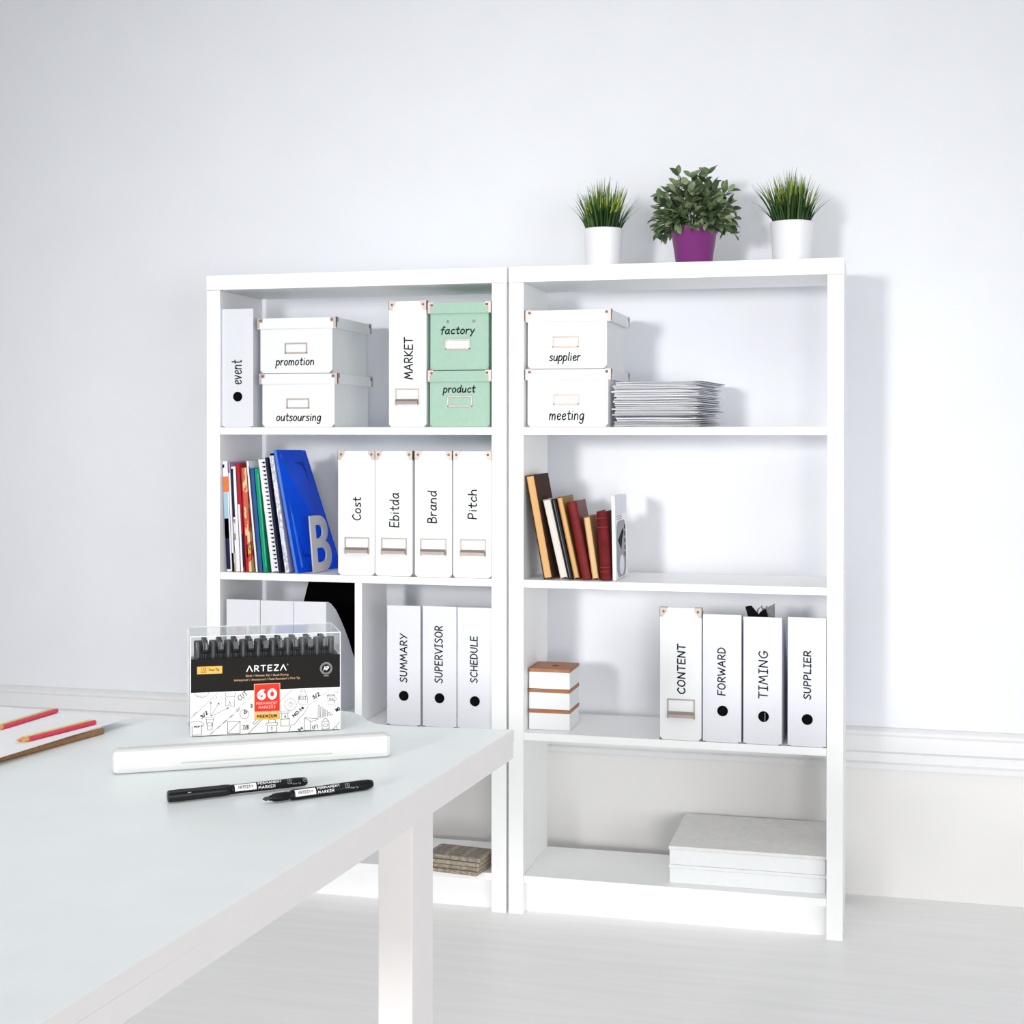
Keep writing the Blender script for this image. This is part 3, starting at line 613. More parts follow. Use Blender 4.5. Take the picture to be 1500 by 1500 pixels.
# ------------------------------------------------------------------ plants
POTW = mat('white_pot_glaze', (.84, .85, .88), .3, var=.01); POTP = mat('purple_pot', (.22, .028, .20), .35, var=.04, spec=.5)
SOIL = mat('dark_soil', (.02, .016, .01), .9, var=.4, scale=90)
GD = mat('grass_dark', (.012, .05, .006), .5, var=.3); GM = mat('grass_mid', (.045, .13, .012), .5, var=.3); GY = mat('grass_yellow', (.28, .36, .04), .5, var=.2)
def ribbed(r0, r1, h, ribs):
    p = [(0, 0), (r0-.004, 0), (r0, .003)]
    for k in range(ribs*2+1):
        f = k/(ribs*2); p.append((r0+(r1-r0)*f+(.0006 if k % 2 else 0), .004+(h-.008)*f))
    return p+[(r1+.0005, h-.002), (r1-.001, h), (r1-.004, h-.001), (r1-.006, h-.016), (0, h-.016)]
def grass_pot(label, x, y, r, h, gh, spread, seed, lean):
    rnd = random.Random(seed)
    t = thing('grass_plant', label, 'plant', (x, y, HT+.0004), group='potted grass plants on the bookcase')
    MB().lathe(ribbed(r*.86, r, h, 16), POTW, 56).build('pot', t)
    MB().lathe([(0, h-.013), (r-.006, h-.013), (r-.0062, h-.0155)], SOIL, 30).build('soil', t)
    g = MB()
    for k in range(330):
        a = rnd.uniform(0, 2*math.pi); rr_ = (r-.010)*math.sqrt(rnd.random()); out = rr_/r
        if k < 40: out = rnd.uniform(.9, 1.2); rr_ = r-.01
        H = gh*rnd.uniform(.62, 1.0)*(1-.22*out); sp = spread*out**1.6*rnd.uniform(.5, 1.05)+rnd.uniform(-.008, .008)
        d = Vector((math.cos(a), math.sin(a), 0)); side_ = Vector((-d.y, d.x, 0)); base = d*rr_+Vector((0, 0, h-.016))
        tw = rnd.uniform(-.012, .012); wd = rnd.uniform(.0016, .0028)
        pts = []
        for q in range(6):
            f = q/5; pts.append(base+d*(sp*f**1.7)+side_*(tw*f*f)+Vector((lean*f*f, 0, H*(f-.12*out*f*f))))
        m_ = rnd.choice((GD, GD, GM)); mt = rnd.choice((GM, GY, GY, GD)); tm = bmesh.new(); ang = rnd.uniform(0, math.pi); sv = Vector((math.cos(ang), math.sin(ang), 0))
        vv = []
        for q, p in enumerate(pts):
            ww = wd*(1-(q/5)**2*.95); vv.append((tm.verts.new(p-sv*ww), tm.verts.new(p+Vector((-sv.y, sv.x, 0))*ww*.5), tm.verts.new(p+sv*ww)))
        for q in range(5):
            for c_ in range(2): tm.faces.new((vv[q][c_], vv[q][c_+1], vv[q+1][c_+1], vv[q+1][c_]))
        mi_d, mi_t = g._mi(m_), g._mi(mt)
        me = bpy.data.meshes.new('t')
        for i, f in enumerate(tm.faces): f.material_index = mi_d if i < 6 else mi_t; f.smooth = True
        tm.to_mesh(me); tm.free(); g.bm.from_mesh(me); bpy.data.meshes.remove(me)
    g.build('grass_blades', t)
    return t
grass_pot('potted grass in a white pot, left of the purple pot', 1.0165, .13, .0495, .1025, .162, .056, 3, .002)
grass_pot('potted grass in a white pot, right of the purple pot', 1.4785, .13, .0515, .1035, .160, .054, 5, -.004)

def leafy(x, y):
    rnd = random.Random(11); h = .100; r0, r1 = .043, .0565
    t = thing('potted_shrub', 'leafy green plant in a purple tapered pot between the grass pots', 'plant', (x, y, HT+.0004))
    MB().lathe([(0, 0), (r0-.002, 0), (r0, .002), (r1-.0005, h-.012), (r1+.0008, h-.011), (r1+.0008, h-.001), (r1-.001, h), (r1-.004, h-.001), (r1-.006, h-.014), (0, h-.014)], POTP, 56).build('pot', t)
    MB().lathe([(0, h-.011), (r1-.0062, h-.011), (r1-.0064, h-.0135)], SOIL, 30).build('soil', t)
    LV = [mat('leaf_green', (.13, .19, .085), .45, var=.25, scale=60), mat('leaf_pale', (.24, .30, .16), .5, var=.2, scale=60), mat('leaf_dark', (.05, .085, .035), .45, var=.25, scale=60)]
    st = MB(); lv = MB(); SM = mat('stem_green', (.05, .07, .025), .6)
    def leaf(p, d, nrm, ln, wd, m_):
        d = d.normalized(); s_ = d.cross(nrm).normalized(); nn = s_.cross(d); t_ = bmesh.new(); rows = []
        for q in range(6):
            f = q/5; ww = wd*math.sin(math.pi*min(.98, .06+f*.94))**.75 if q < 5 else .0004
            c_ = p+d*(ln*f)-nn*(ln*.22*f*f); rows.append((t_.verts.new(c_-s_*ww+nn*ww*.35), t_.verts.new(c_), t_.verts.new(c_+s_*ww+nn*ww*.35)))
        for A, B in zip(rows, rows[1:]):
            for c_ in range(2): t_.faces.new((A[c_], A[c_+1], B[c_+1], B[c_]))
        lv._merge(t_, m_, True)
    N = 78
    for k in range(N):
        a = 2.399963*k+rnd.uniform(-.3, .3); f = (k+.5)/N; el = math.acos(1-f*1.22)         # polar angle from the vertical
        d = Vector((math.sin(el)*math.cos(a), math.sin(el)*math.sin(a), math.cos(el)))
        ln = rnd.uniform(.78, 1.06); tip = Vector((d.x*.106*ln, d.y*.088*ln, h+.002+max(-.012, d.z*.128*ln)))
        base = Vector((d.x*.022, d.y*.022, h-.012)); mid = base.lerp(tip, .5)+Vector((0, 0, .018))
        pts = [base.lerp(mid, q/3).lerp(mid.lerp(tip, q/3), q/3) for q in range(4)]
        st.tube(pts, .0009, SM, 5)
        for q in range(3 if k % 2 else 4):
            f_ = 1-.2*q; p = base.lerp(mid, f_).lerp(mid.lerp(tip, f_), f_); g = (tip-mid).normalized()
            for sg in (-1, 1):
                dd = (g*.7+Vector((rnd.uniform(-1, 1), rnd.uniform(-1, 1), rnd.uniform(-.5, .8)))*.75)
                nm = Vector((rnd.uniform(-.5, .5), -.5+rnd.uniform(-.5, .5), .8))
                leaf(p, dd, nm, rnd.uniform(.023, .034), rnd.uniform(.0066, .0098), rnd.choice((LV[0], LV[0], LV[1], LV[2])))
    for k in range(90):                                                                  # short inner growth close to the pot
        a = rnd.uniform(math.pi, 2*math.pi) if k < 60 else rnd.uniform(0, math.pi); q = rnd.uniform(.025, .062)
        p = Vector((q*math.cos(a), q*math.sin(a)*.9, h+rnd.uniform(.002, .055)))
        leaf(p, Vector((math.cos(a)+rnd.uniform(-.8, .8), math.sin(a)*.6, rnd.uniform(-.1, .9))), Vector((rnd.uniform(-.4, .4), -.7, .6)), rnd.uniform(.02, .03), rnd.uniform(.006, .009), rnd.choice((LV[0], LV[1], LV[2])))
    for dx, dz in ((-.004, .152), (.034, .158), (-.04, .135), (.012, .14)):              # a few sprigs above the crown
        tip = Vector((dx, -.01, h+dz-.03)); st.tube([(dx*.5, 0, h), (dx*.8, -.005, h+dz*.5), tip], .0008, SM, 5)
        for sg in (-1, 1): leaf(tip, Vector((sg*.7, -.2, .6)), Vector((0, -.9, .3)), .026, .0062, LV[0])
    st.build('stems', t); lv.build('leaves', t); return t
leafy(1.2425, .13)

# ------------------------------------------------------------------ table
TZ = .74
TOPM = mat('table_top', (.80, .845, .855), .3, var=.015, scale=12); EDGEM = mat('table_edge', (.80, .775, .765), .45, var=.01)
tb = thing('table', 'white table with a pale blue grey top in the foreground', 'table', (.4, -2.0, 0))
outl = [(1.1685, -1.385), (.985, -1.402), (.958, -1.394), (.935, -1.370), (.912, -1.336), (.892, -1.316), (.868, -1.308), (.596, -1.450), (.36, -1.425), (-.2, -1.47), (-.3, -2.75), (1.075, -2.75)]
lo = [(x-.4, y+2) for x, y in outl]
tm = MB(); bt = bmesh.new()
A = [bt.verts.new((x, y, TZ-.018)) for x, y in lo]; B = [bt.verts.new((x, y, TZ)) for x, y in lo]
bt.faces.new(A); tf = bt.faces.new(B[::-1])
for i in range(len(lo)): bt.faces.new((A[i], B[i], B[(i+1) % len(lo)], A[(i+1) % len(lo)]))
bmesh.ops.recalc_face_normals(bt, faces=bt.faces[:])
bmesh.ops.bevel(bt, geom=[e for e in bt.edges if all(v.co.z > TZ-.001 for v in e.verts)], offset=.0015, segments=2, affect='EDGES', profile=.5)
ei = tm._mi(TOPM), tm._mi(EDGEM)
for f in bt.faces: f.material_index = 0 if f.normal.z > .9 else 1
mm = bpy.data.meshes.new('t'); bt.to_mesh(mm); bt.free(); tm.bm.from_mesh(mm); tm.build('table_top', tb)
def bar(p, q, th, z0, z1, name):
    p, q = Vector(p), Vector(q); d = (q-p).normalized(); n_ = Vector((-d.y, d.x))*th
    c = [p, q, q+n_, p+n_]
    MB().hexa([(v.x-.4, v.y+2, z0) for v in c]+[(v.x-.4, v.y+2, z1) for v in c], EDGEM).build(name, tb)
zb = .698
bar((1.0752, -2.749), (1.1675, -1.3865), .020, zb, TZ-.0182, 'apron')
bar((1.146, -1.388), (.986, -1.403), .020, zb, TZ-.0182, 'apron')
bar((.596, -1.453), (.36, -1.428), .020, zb, TZ-.0182, 'apron'); bar((.34, -1.428), (-.19, -1.472), .02, zb, TZ-.0182, 'apron')
bar((-.19, -1.5), (-.285, -2.74), .02, zb, TZ-.0182, 'apron'); bar((-.26, -2.748), (1.05, -2.748), .02, zb, TZ-.0182, 'apron')
for (px, py) in ((1.1335, -1.745), (1.082, -2.69), (-.21, -1.55), (-.27, -2.68)):
    o = MB().box(-.045, 0, -.024, .046, 0, zb-.0005, EDGEM, .001).build('leg', tb, (px+.0055-.4, py+2, 0)); o.rotation_euler = (0, 0, R(-3.9))

# ------------------------------------------------------------------ markers
MBK = mat('marker_black', (.006, .007, .008), .4, var=.15, spec=.2); MGR = mat('marker_grey', (.045, .046, .05), .3, var=.1); MCAP = mat('marker_cap', (.008, .009, .010), .28, var=.15, spec=.3)
LBL = mat('marker_label', (.78, .78, .77), .4); WINK = mat('white_print_ink', (.8, .8, .8), .5); GINK = mat('grey_print_ink', (.4, .4, .41), .5)
AX = Matrix.Rotation(R(90), 4, 'Y')                                  # lathe axis along +x
def wrap(r, ang0):   # u along the barrel, v around it; ang0 faces the reader
    return lambda u, v, l=0: (u, -(r+l+.00025)*math.cos(ang0+v/r), (r+l+.00025)*math.sin(ang0+v/r))
def patch(mb, u0, u1, v0, v1, r, ang, m_, n=10, lift=0):
    w_ = wrap(r+lift, ang)
    for k in range(n):
        a = v0+(v1-v0)*k/n; b_ = v0+(v1-v0)*(k+1)/n
        mb.poly([w_(u0, a), w_(u1, a), w_(u1, b_), w_(u0, b_)], m_)
def barrel_print(par, u0, r, L_, ang):
    """white label with the maker's mark, two lines of print and small icons on the barrel that starts at u0"""
    p = MB(); patch(p, u0+.001, u0+.0275, -.0042, .0042, r, ang, LBL); p.build('label', par)
    t_ = MB(); w_ = wrap(r+.0002, ang)
    letters(t_, '^RTEZ^', u0+.0045, u0+.0205, -.0018, .0018, .00055, w_, INK, 0, .16)
    letters(t_, 'ar', u0+.0215, u0+.0235, -.001, .001, .0003, w_, INK, 0); t_.build('label_print', par)
    t_ = MB()
    letters(t_, 'PERMANENT', u0+.0295, u0+.0595, .0006, .0042, .00062, w_, WINK, 0, .14); letters(t_, 'MARKER', u0+.0295, u0+.0510, -.0044, -.0009, .00062, w_, WINK, 0, .14); t_.build('barrel_print', par)
    t_ = MB(); q = u0+.0665
    t_.ribbon([(q, -.002), (q, .003), (q+.005, .003), (q+.005, -.002), (q, -.002)], .0004, w_, GINK); t_.ribbon([(q+.001, -.001), (q+.0025, .002), (q+.004, -.001)], .0004, w_, GINK)
    letters(t_, 'Fine Tip', q+.006, q+.0165, -.0042, -.0018, .0003, w_, GINK, .1)
    if L_ > .09:
        cc = [(q+.022+.0026*math.cos(k*math.pi/6), .001+.0026*math.sin(k*math.pi/6)) for k in range(13)]
        t_.ribbon(cc, .0004, w_, GINK); letters(t_, 'AP', q+.0205, q+.0237, 0, .0022, .0003, w_, GINK, 0)
    t_.build('icons', par)
r = .0056
a, b = Vector((.8795, -1.9000)), Vector((1.0085, -1.7875)); d = b-a
mk = thing('marker', 'capped black permanent marker lying on the table, left of the open one', 'marker', (a.x, a.y, TZ+.0073), (0, 0, math.atan2(d.y, d.x)))
LN = d.length; cl_ = LN*.435
MB().lathe([(0, 0), (.0062, 0), (.0068, .001), (.0070, .012), (.0066, cl_-.006), (.0062, cl_), (0, cl_)], MCAP, 32, mtx=AX).build('cap', mk)
MB().prism([(0, .0062), (0, .0085), (.012, .0088), (cl_*.8, .0068), (cl_*.8, .006)], 1, -.0022, .0022, MCAP).build('clip', mk).rotation_euler = (R(38), 0, 0)
MB().lathe([(0, cl_+.0004), (.0054, cl_+.0004), (.0054, cl_+.002), (r, cl_+.0022), (r, LN-.012), (.0052, LN-.004), (.0040, LN-.001), (0, LN)], MBK, 32, mtx=AX).build('barrel', mk)
barrel_print(mk, cl_+.0035, r, .1, R(28))
g_ = MB(); patch(g_, .022, .026, -.0012, .0006, .0070, R(35), GINK); g_.build('cap_mark', mk)
a, b = Vector((.9900, -1.8800)), Vector((1.0890, -1.7755)); d = b-a
m2_ = thing('marker', 'uncapped black permanent marker with its felt tip showing, nearest the table edge', 'marker', (a.x, a.y, TZ+.0062), (0, 0, math.atan2(d.y, d.x)))
LN = d.length; q = .0365*1.02
MB().lathe([(0, 0), (.0006, .0004), (.0022, .0035), (.0024, .0060), (.0018, .0095)], C('felt_tip', (.05, .05, .055), .8), 20, mtx=AX).build('felt_tip', m2_)
MB().lathe([(0, .0088), (.0030, .0088), (.0032, .0118), (.0046, .0135), (.0050, .018), (.0052, q-.006), (.0047, q-.005), (.0047, q-.0015), (.0056, q-.001), (.0056, q), (0, q)], MBK, 32, mtx=AX).build('grip', m2_)
MB().lathe([(0, q+.0002), (.0062, q+.0002), (.0062, LN-.016), (.0058, LN-.006), (.0044, LN-.001), (0, LN)], MBK, 32, mtx=AX).build('barrel', m2_)
barrel_print(m2_, q+.001, .0062, .08, R(28))

# ------------------------------------------------------------------ boxed set of markers
BW, BD, BH = .2140, .108, .1430; BA = R(28.5)
bx = thing('marker_box', 'clear plastic box of black permanent markers with a printed card sleeve', 'marker box', (.7340, -1.5520, TZ), (0, 0, BA))
CLR = clear_mat('clear_plastic', (.985, .99, .99), 0)
th = .0009
MB().box(0, BW, 0, th, 0, BH, CLR).box(0, BW, BD-th, BD, 0, BH, CLR).box(0, th, th, BD-th, 0, BH, CLR).box(BW-th, BW, th, BD-th, 0, BH, CLR).box(th, BW-th, th, BD-th, BH-th, BH, CLR).box(th, BW-th, th, BD-th, 0, th, CLR).build('clear_case', bx)
EDG = mat('case_edge', (.80, .82, .82), .3, var=.02)
for (xe, ye) in ((0, 0), (BW, 0), (0, BD), (BW, BD)): MB().box(xe-.0007, xe+.0007, ye-.0007, ye+.0007, .0001, BH, EDG, .0003).build('case_edge', bx)
for ye in (0, BD): MB().box(.0008, BW-.0008, ye-.0006, ye+.0006, BH-.0006, BH+.0006, EDG, .0003).build('case_edge', bx)
for xe in (0, BW): MB().box(xe-.0006, xe+.0006, .0008, BD-.0008, BH-.0006, BH+.0006, EDG, .0003).build('case_edge', bx)
CARDK = mat('card_black', (.017, .016, .015), .8, var=.05, spec=.06); DOOD = mat('card_white', (.86, .86, .84), .55, var=.008)
zb_, zt_ = .44*BH, .775*BH; yf = -.0008; x0_, x1_ = .0004, BW-.0004
MB().box(x0_, x1_, yf, yf+.0006, .0012, zb_, DOOD).build('doodle_card', bx)
MB().box(x0_, x1_, yf, yf+.0006, zb_, zt_, CARDK).build('black_card', bx)
MB().box(.0011, .0016, .0012, BD-.0022, .0012, .70*BH, DOOD).build('side_card', bx)
MB().box(BW-.0016, BW-.0011, .0012, BD-.0022, .0012, zt_, DOOD).build('side_card', bx)
MB().box(.0020, BW-.0020, BD-.0018, BD-.0011, .0012, zt_, DOOD).build('back_card', bx)
fmm = lambda e: (lambda u, v, l=0: (u, yf-e-l, v))
ORC = C('badge_orange', (.78, .44, .10)); REDC = C('badge_red', (.68, .03, .02)); PALE = C('badge_frame', (.80, .45, .25))
MB().box(.042*BW, .207*BW, yf-.0004, yf, .625*BH, .700*BH, ORC).build('orange_tag', bx)
t_ = MB(); letters(t_, 'Fine Tip', .118*BW, .188*BW, .645*BH, .678*BH, .0007, fmm(.0005), C('tag_ink', (.12, .07, .02)), .08)
t_.ribbon([(.07*BW, .64*BH), (.07*BW, .688*BH), (.1*BW, .688*BH), (.1*BW, .64*BH), (.07*BW, .64*BH)], .0006, fmm(.0005), C('tag_ink', (.12, .07, .02))); t_.ribbon([(.078*BW, .648*BH), (.085*BW, .68*BH), (.093*BW, .648*BH)], .0006, fmm(.0005), MATS['tag_ink']); t_.build('tag_print', bx)
t_ = MB(); letters(t_, '^RTEZ^', .365*BW, .635*BW, .628*BH, .695*BH, .0016, fmm(.0004), WINK, 0, .2)
t_.ribbon([(.642*BW+.0009*math.cos(k), .69*BH+.0009*math.sin(k)) for k in range(7)], .0003, fmm(.0004), WINK); t_.build('brand_print', bx)
t_ = MB(); OI = C('tan_ink', (.50, .33, .18)); letters(t_, 'Black / German Ink / Quick-Drying', .362*BW, .648*BW, .572*BH, .603*BH, .00055, fmm(.0004), OI, .12); letters(t_, 'Waterproof / Smearproof / Fade-Resistant / Fine Tip', .285*BW, .725*BW, .532*BH, .563*BH, .00055, fmm(.0004), OI, .12); t_.build('card_print', bx)
t_ = MB(); cx_, cz_ = .903*BW, .635*BH
for rad in (.0088, .0066): t_.ribbon([(cx_+rad*math.cos(k*math.pi/12), cz_+rad*math.sin(k*math.pi/12)) for k in range(25)], .0004, fmm(.0004), GINK)
for k in range(36): t_.ribbon([(cx_+.0071*math.cos(k*math.pi/18), cz_+.0071*math.sin(k*math.pi/18)), (cx_+.0083*math.cos(k*math.pi/18), cz_+.0083*math.sin(k*math.pi/18))], .0005, fmm(.0004), GINK)
letters(t_, 'AP', cx_-.0042, cx_+.0042, cz_-.003, cz_+.0034, .0012, fmm(.0004), WINK, 0); t_.ribbon([(cx_-.0035, cz_-.0108), (cx_+.0035, cz_-.0108)], .0007, fmm(.0004), GINK); t_.build('seal', bx)
rb = MB().box(.417*BW, .592*BW, yf-.0004, yf, .212*BH, .505*BH, PALE).build('red_badge_frame', bx)
MB().box(.421*BW, .588*BW, yf-.0006, yf-.0004, .226*BH, .499*BH, REDC).build('red_badge', bx)
t_ = MB(); letters(t_, '60', .437*BW, .570*BW, .340*BH, .455*BH, .0042, fmm(.0007), WINK, 0, .28); t_.build('number_print', bx)
t_ = MB(); PI_ = C('pink_ink', (.85, .45, .38)); letters(t_, 'PERMANENT', .432*BW, .576*BW, .292*BH, .322*BH, .0006, fmm(.0007), PI_, 0, .14); letters(t_, 'MARKERS', .446*BW, .560*BW, .252*BH, .282*BH, .0006, fmm(.0007), PI_, 0, .14); t_.build('badge_print', bx)
MB().box(.419*BW, .590*BW, yf-.0005, yf, .142*BH, .208*BH, ORC).build('premium_band', bx)
t_ = MB(); letters(t_, 'PREMIUM', .436*BW, .572*BW, .158*BH, .192*BH, .0010, fmm(.0006), INK, 0, .22); t_.build('premium_print', bx)
# doodles drawn with a pen on the white card
dd = MB(); sx = lambda v: (v-218)/1152*BW
def sz(x, y): return (1010-35*(x-218)/1152-y)/805*BH
def P(*q): return [(sx(x), sz(x, y)) for x, y in q]
def ink(pts, wd=.0005, m_=INK, sm=False):
    q = P(*pts); dd.ribbon(smooth(q, 4) if sm else q, wd, fmm(.0003), m_)
def ell(cx, cy, rx, ry, wd=.0005, n=20): ink([(cx+rx*math.cos(2*math.pi*k/n), cy+ry*math.sin(2*math.pi*k/n)) for k in range(n+1)], wd)
def word(t, x0, x1, y0, y1, wd=.0005, rot=0, gap=.1):
    cx, cy = sx((x0+x1)/2), sz((x0+x1)/2, (y0+y1)/2); hw, hh_ = (sx(x1)-sx(x0))/2, abs(sz(x0, y0)-sz(x0, y1))/2; ca, sa = math.cos(rot), math.sin(rot); f = fmm(.0003)
    letters(dd, t, -hw, hw, -hh_, hh_, wd*1.4, lambda u, v, l=0: f(cx+u*ca-v*sa, cz0(cy, u, v, sa, ca), l), INK, .05, gap)
def cz0(cy, u, v, sa, ca): return cy+u*sa+v*ca
word('CUT', 570, 652, 660, 705, .0007, R(35)); word('3/2', 285, 352, 815, 850, .0008, R(38)); word('3/2', 1145, 1212, 672, 712, .0009, R(30)); word('NO:14', 985, 1095, 805, 835, .0009, R(40)); word('NO', 1330, 1368, 790, 822, .0009, R(30))
word('7/8', 610, 658, 918, 962, .0006); word('RICE', 1046, 1108, 695, 722, .0004); word('TEA', 1278, 1318, 712, 738, .0004); word('MY', 240, 290, 918, 936, .0007); word('(F)', 1148, 1196, 930, 965, .0005, R(15)); word('3/', 668, 692, 745, 785, .0006); word('3/6', 1035, 1078, 950, 975, .0006, R(30)); word('A', 932, 945, 845, 868, .0005); word('1', 828, 838, 940, 970, .0004)
ink([(220, 860), (425, 655)], .0004); ink([(365, 990), (600, 775)], .0003); 
for k in range(5): ink([(365+50*k, 990-44*k), (390+50*k, 968-44*k)], .0006)
for k in range(3): ink([(560+45*k, 800-42*k), (590+45*k, 772-42*k)], .0005)
ink([(650, 995), (990, 640)], .0008, C('doodle_grey', (.25, .25, .25))); ink([(688, 905), (700, 918), (760, 862), (745, 850), (688, 905)])
ink([(370, 845), (370, 730)]); ink([(362, 745), (370, 728), (378, 745)]); ink([(370, 845), (432, 738)]); ink([(418, 748), (433, 736), (434, 755)]); ink([(370, 845), (505, 778)]); ink([(486, 778), (506, 777), (492, 792)])
ell(300, 655, 52, 36); [ink([(262+12*k, 662+8*(k % 2)), (268+12*k, 688)], .0003) for k in range(6)]
ink([(480, 655), (485, 690), (550, 690), (556, 655)]); ink([(482, 692), (480, 760), (548, 768), (552, 695)]); ink([(505, 760), (512, 725), (522, 760)])
ink([(220, 895), (245, 882), (285, 882), (318, 905), (305, 925), (298, 915), (300, 992), (228, 996), (228, 920)]); ink([(335, 868), (345, 955), (378, 955), (388, 868), (335, 868)]); ink([(332, 855), (392, 855), (390, 868), (332, 868), (332, 855)]); ell(360, 910, 20, 14)
ell(625, 832, 34, 38); ink([(625, 832), (625, 800), (645, 815), (625, 832)], .0012); ink([(625, 832), (650, 812)], .0004)
ink([(497, 888), (592, 888), (592, 988), (497, 988), (497, 888)]); ink([(497, 985), (590, 890)], .0004)
ell(980, 760, 46, 48); ell(980, 760, 14, 16); [ink([(960+9*k, 738+6*(k % 3)), (962+9*k, 741+6*(k % 3))], .0006) for k in range(6)]
ink([(1045, 690), (1040, 745), (1055, 762), (1105, 760), (1115, 742), (1110, 690), (1045, 690)]); ink([(1050, 690), (1060, 655), (1095, 655), (1105, 690)]); ink([(1062, 655), (1064, 640), (1092, 640), (1094, 655)])
ink([(1280, 640), (1250, 680), (1200, 690), (1185, 730), (1130, 760), (1105, 800), (1080, 840), (1050, 870), (1010, 920), (985, 930), (965, 985)], .0004, INK, True)
ink([(1268, 690), (1275, 765), (1320, 765), (1326, 690), (1268, 690)]); ell(1296, 690, 30, 8); ink([(1326, 705), (1342, 715), (1325, 745)]); ink([(1285, 785), (1330, 775), (1365, 740)], .0003, INK, True)
for k, hgt in enumerate((110, 95, 80, 66, 50, 36)): ink([(1195+20*k, 875-4*k), (1196+20*k, 768+(k*15)), (1208+20*k, 770+(k*15)), (1208+20*k, 875-4*k)])
ink([(1085, 975), (1090, 870), (1195, 880), (1175, 895), (1135, 900), (1135, 972), (1085, 975)]); ink([(1090, 870), (1135, 900)])
ink([(1228, 968), (1225, 905), (1280, 900), (1282, 965), (1228, 968)]); ink([(1232, 900), (1245, 880), (1262, 880), (1275, 900)]); ell(1254, 935, 18, 12)
ink([(800, 985), (800, 930), (872, 926), (874, 980), (800, 985)]); ink([(792, 930), (792, 908), (880, 905), (880, 926)]); ink([(810, 905), (812, 880), (862, 878), (864, 903)])
ink([(905, 935), (905, 880), (970, 876), (970, 932), (905, 935)]); ink([(900, 880), (976, 874)]); ink([(912, 876), (912, 832), (960, 830), (960, 872)]); ink([(905, 832), (905, 815), (970, 812), (970, 828), (905, 832)])
ink([(1312, 970), (1365, 910)], .0004); ink([(1335, 940), (1345, 962)]); ink([(1320, 660), (1350, 668), (1352, 640)]); ink([(235, 835), (262, 808)]); ink([(405, 700), (418, 684)])
dd.build('doodle_print', bx)

# the pens standing in the box: front row of ribbed caps and the rounded ones between them
def box_marker(kind):
    t = thing('marker', 'black marker packed in the clear box', 'marker')
    if kind == 'clip':
        p = [(0, .005), (.0056, .005), (.0056, .075), (0, .075)]
        MB().lathe(p, MBK, 20).build('barrel', t)
        c = MB().lathe([(0, .0752), (.0062, .0752), (.0062, .122), (.0056, .126), (0, .126)], MBK, 24)
        for k in range(12):
            a_ = 2*math.pi*k/12; c.box(-.0004, .0004, -.0068, -.0058, .079, .116, MGR, mtx=Matrix.Rotation(a_, 4, 'Z'))
        c.build('cap', t)
        MB().prism([(-.0062, .126), (-.0062, .1315), (-.0078, .1335), (-.0098, .1335), (-.0092, .120), (-.0078, .1175), (-.0076, .126)], 0, -.0036, .0036, MBK).build('clip', t)
        g = MB()
        for k in range(4): g.box(-.0031+.0019*k, -.0026+.0019*k, -.0101, -.0096, .123, .1336, GINK)
        g.build('clip_rib', t)
    else:
        MB().lathe([(0, .005), (.0056, .005), (.0056, .085), (0, .085)], MBK, 20).build('barrel', t)
        MB().lathe([(0, .0852), (.0064, .0852), (.0066, .092), (.0056, .118), (.0058, .1325), (.0050, .1345), (0, .1345)], MGR, 24).build('cap', t)
    return t
pitch = .0214; first = {}
def to_world(x, y): return (.7340+x*math.cos(BA)-y*math.sin(BA), -1.5520+x*math.sin(BA)+y*math.cos(BA), TZ+.0002)
def put(kind, x, y, label, group):
    if kind not in first:
        first[kind] = o = box_marker(kind); o.location = to_world(x, y); o.rotation_euler = (0, 0, BA); o['label'] = label; o['group'] = group
    else: dup(first[kind], to_world(x, y), (0, 0, BA), label, group)
for k in range(9): put('clip', .0215+pitch*k, .0145, 'black marker with a ribbed cap and clip, front row of the clear box', 'ribbed markers in the box front row')
for k in range(10): put('round', .0108+pitch*k if k < 9 else .0108+pitch*9-.0015, .0200, 'black marker with a smooth cap, set back between the ribbed ones in the clear box', 'smooth markers in the clear box')
for row in range(3):
    for k in range(9): put('clip', .0215+pitch*k, .0365+.0235*row, 'black marker standing in a rear row of the clear box', 'rear row markers in the clear box')

# ------------------------------------------------------------------ white frosted pencil case
p0, p1 = Vector((.7475, -1.7940)), Vector((1.0560, -1.6070)); d = p1-p0
FRO = mat('frosted_white', (.68, .68, .67), .6, var=.02, scale=15)
pc = thing('pencil_case', 'long frosted white plastic pencil case lying before the clear marker box', 'pencil case', (p0.x, p0.y, TZ), (0, 0, math.atan2(d.y, d.x)))
LN = d.length
MB().box(0, LN, 0, .030, .0002, .0310, FRO, .007).build('case_body', pc)
MB().box(.085, .28, -.0006, .0004, .0100, .0118, C('seam_grey', (.50, .56, .53), .5)).build('seam_strip', pc)

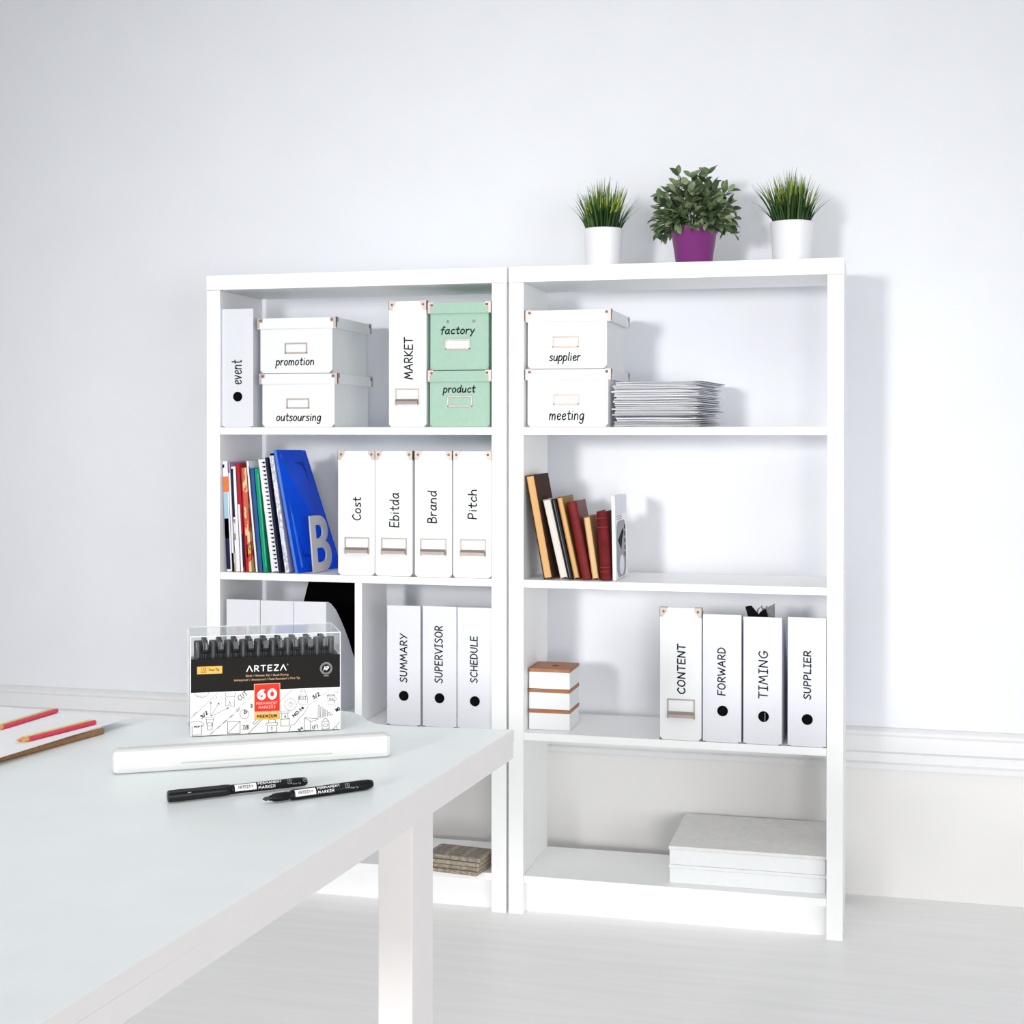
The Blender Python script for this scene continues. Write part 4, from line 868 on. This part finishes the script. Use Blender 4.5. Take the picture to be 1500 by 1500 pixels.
# ------------------------------------------------------------------ clipboard, papers and pencils
BRN = mat('clipboard_wood', (.33, .155, .06), .5, var=.2, scale=14, stretch=(1, 10, 10))
CR = R(-10.7)
cb = thing('clipboard', 'brown wooden clipboard with white paper at the left edge of the table', 'clipboard', (.6040, -1.5630, TZ), (0, 0, CR))
MB().box(-.26, 0, -.40, 0, .0002, .0085, BRN, .002).build('board', cb)
MB().box(-.17, -.09, -.40, -.375, .0087, .018, METAL, .003).build('clip', cb)
tag(MB().box(-.245, -.004, -.365, -.003, 0, .0016, PAPER).build('paper_sheet', loc=(.6040, -1.5630, TZ+.0087)), 'white sheets lying squarely on the brown clipboard under the pencils', 'paper').rotation_euler = (0, 0, CR)
tag(MB().box(-.255, -.012, -.290, .068, 0, .0012, PAPER).build('paper_sheet', loc=(.6120, -1.5630, TZ+.0105)), 'topmost white sheet overhanging the far end of the clipboard', 'paper').rotation_euler = (0, 0, R(-6))
def pencil(label, p, q, col, name, z):
    p, q = Vector(p), Vector(q); d = q-p; L_ = d.length; r_ = .0034
    t = thing('pencil', label, 'pencil', (p.x, p.y, z+r_), (0, 0, math.atan2(d.y, d.x)), 'coloured pencils on the white sheets')
    hexp = [(r_*math.cos(R(60*k+30)), r_*math.sin(R(60*k+30))) for k in range(6)]
    MB().prism(hexp, 0, .016, L_, C(name, col)).build('barrel', t)
    MB().lathe([(0, 0), (.0006, .0006), (.0031, .0159)], C('sharpened_wood', (.66, .33, .12), .6), 12, mtx=AX).build('sharpened_tip', t)
    MB().lathe([(0, -.0002), (.0007, .0004), (.0012, .0042), (0, .0044)], C(name, col), 10, mtx=AX).build('lead', t)
zp = TZ+.0118
def pair(p, q, la, lb):
    p, q = Vector(p), Vector(q); n_ = (q-p).normalized(); n_ = Vector((-n_.y, n_.x))*.0078
    pencil(la, p, q, (.72, .06, .12), 'pencil_red', zp); pencil(lb, p+n_, q+n_*1.05, (.62, .66, .22), 'pencil_green', zp)
pair((.5560, -1.7040), (.5855, -1.5580), 'pinkish red pencil nearest the clipboard edge', 'pale yellow green pencil beside the nearest red one')
pair((.4760, -1.6400), (.4830, -1.4920), 'pinkish red pencil farther back on the white sheets', 'pale yellow green pencil farther back on the white sheets')
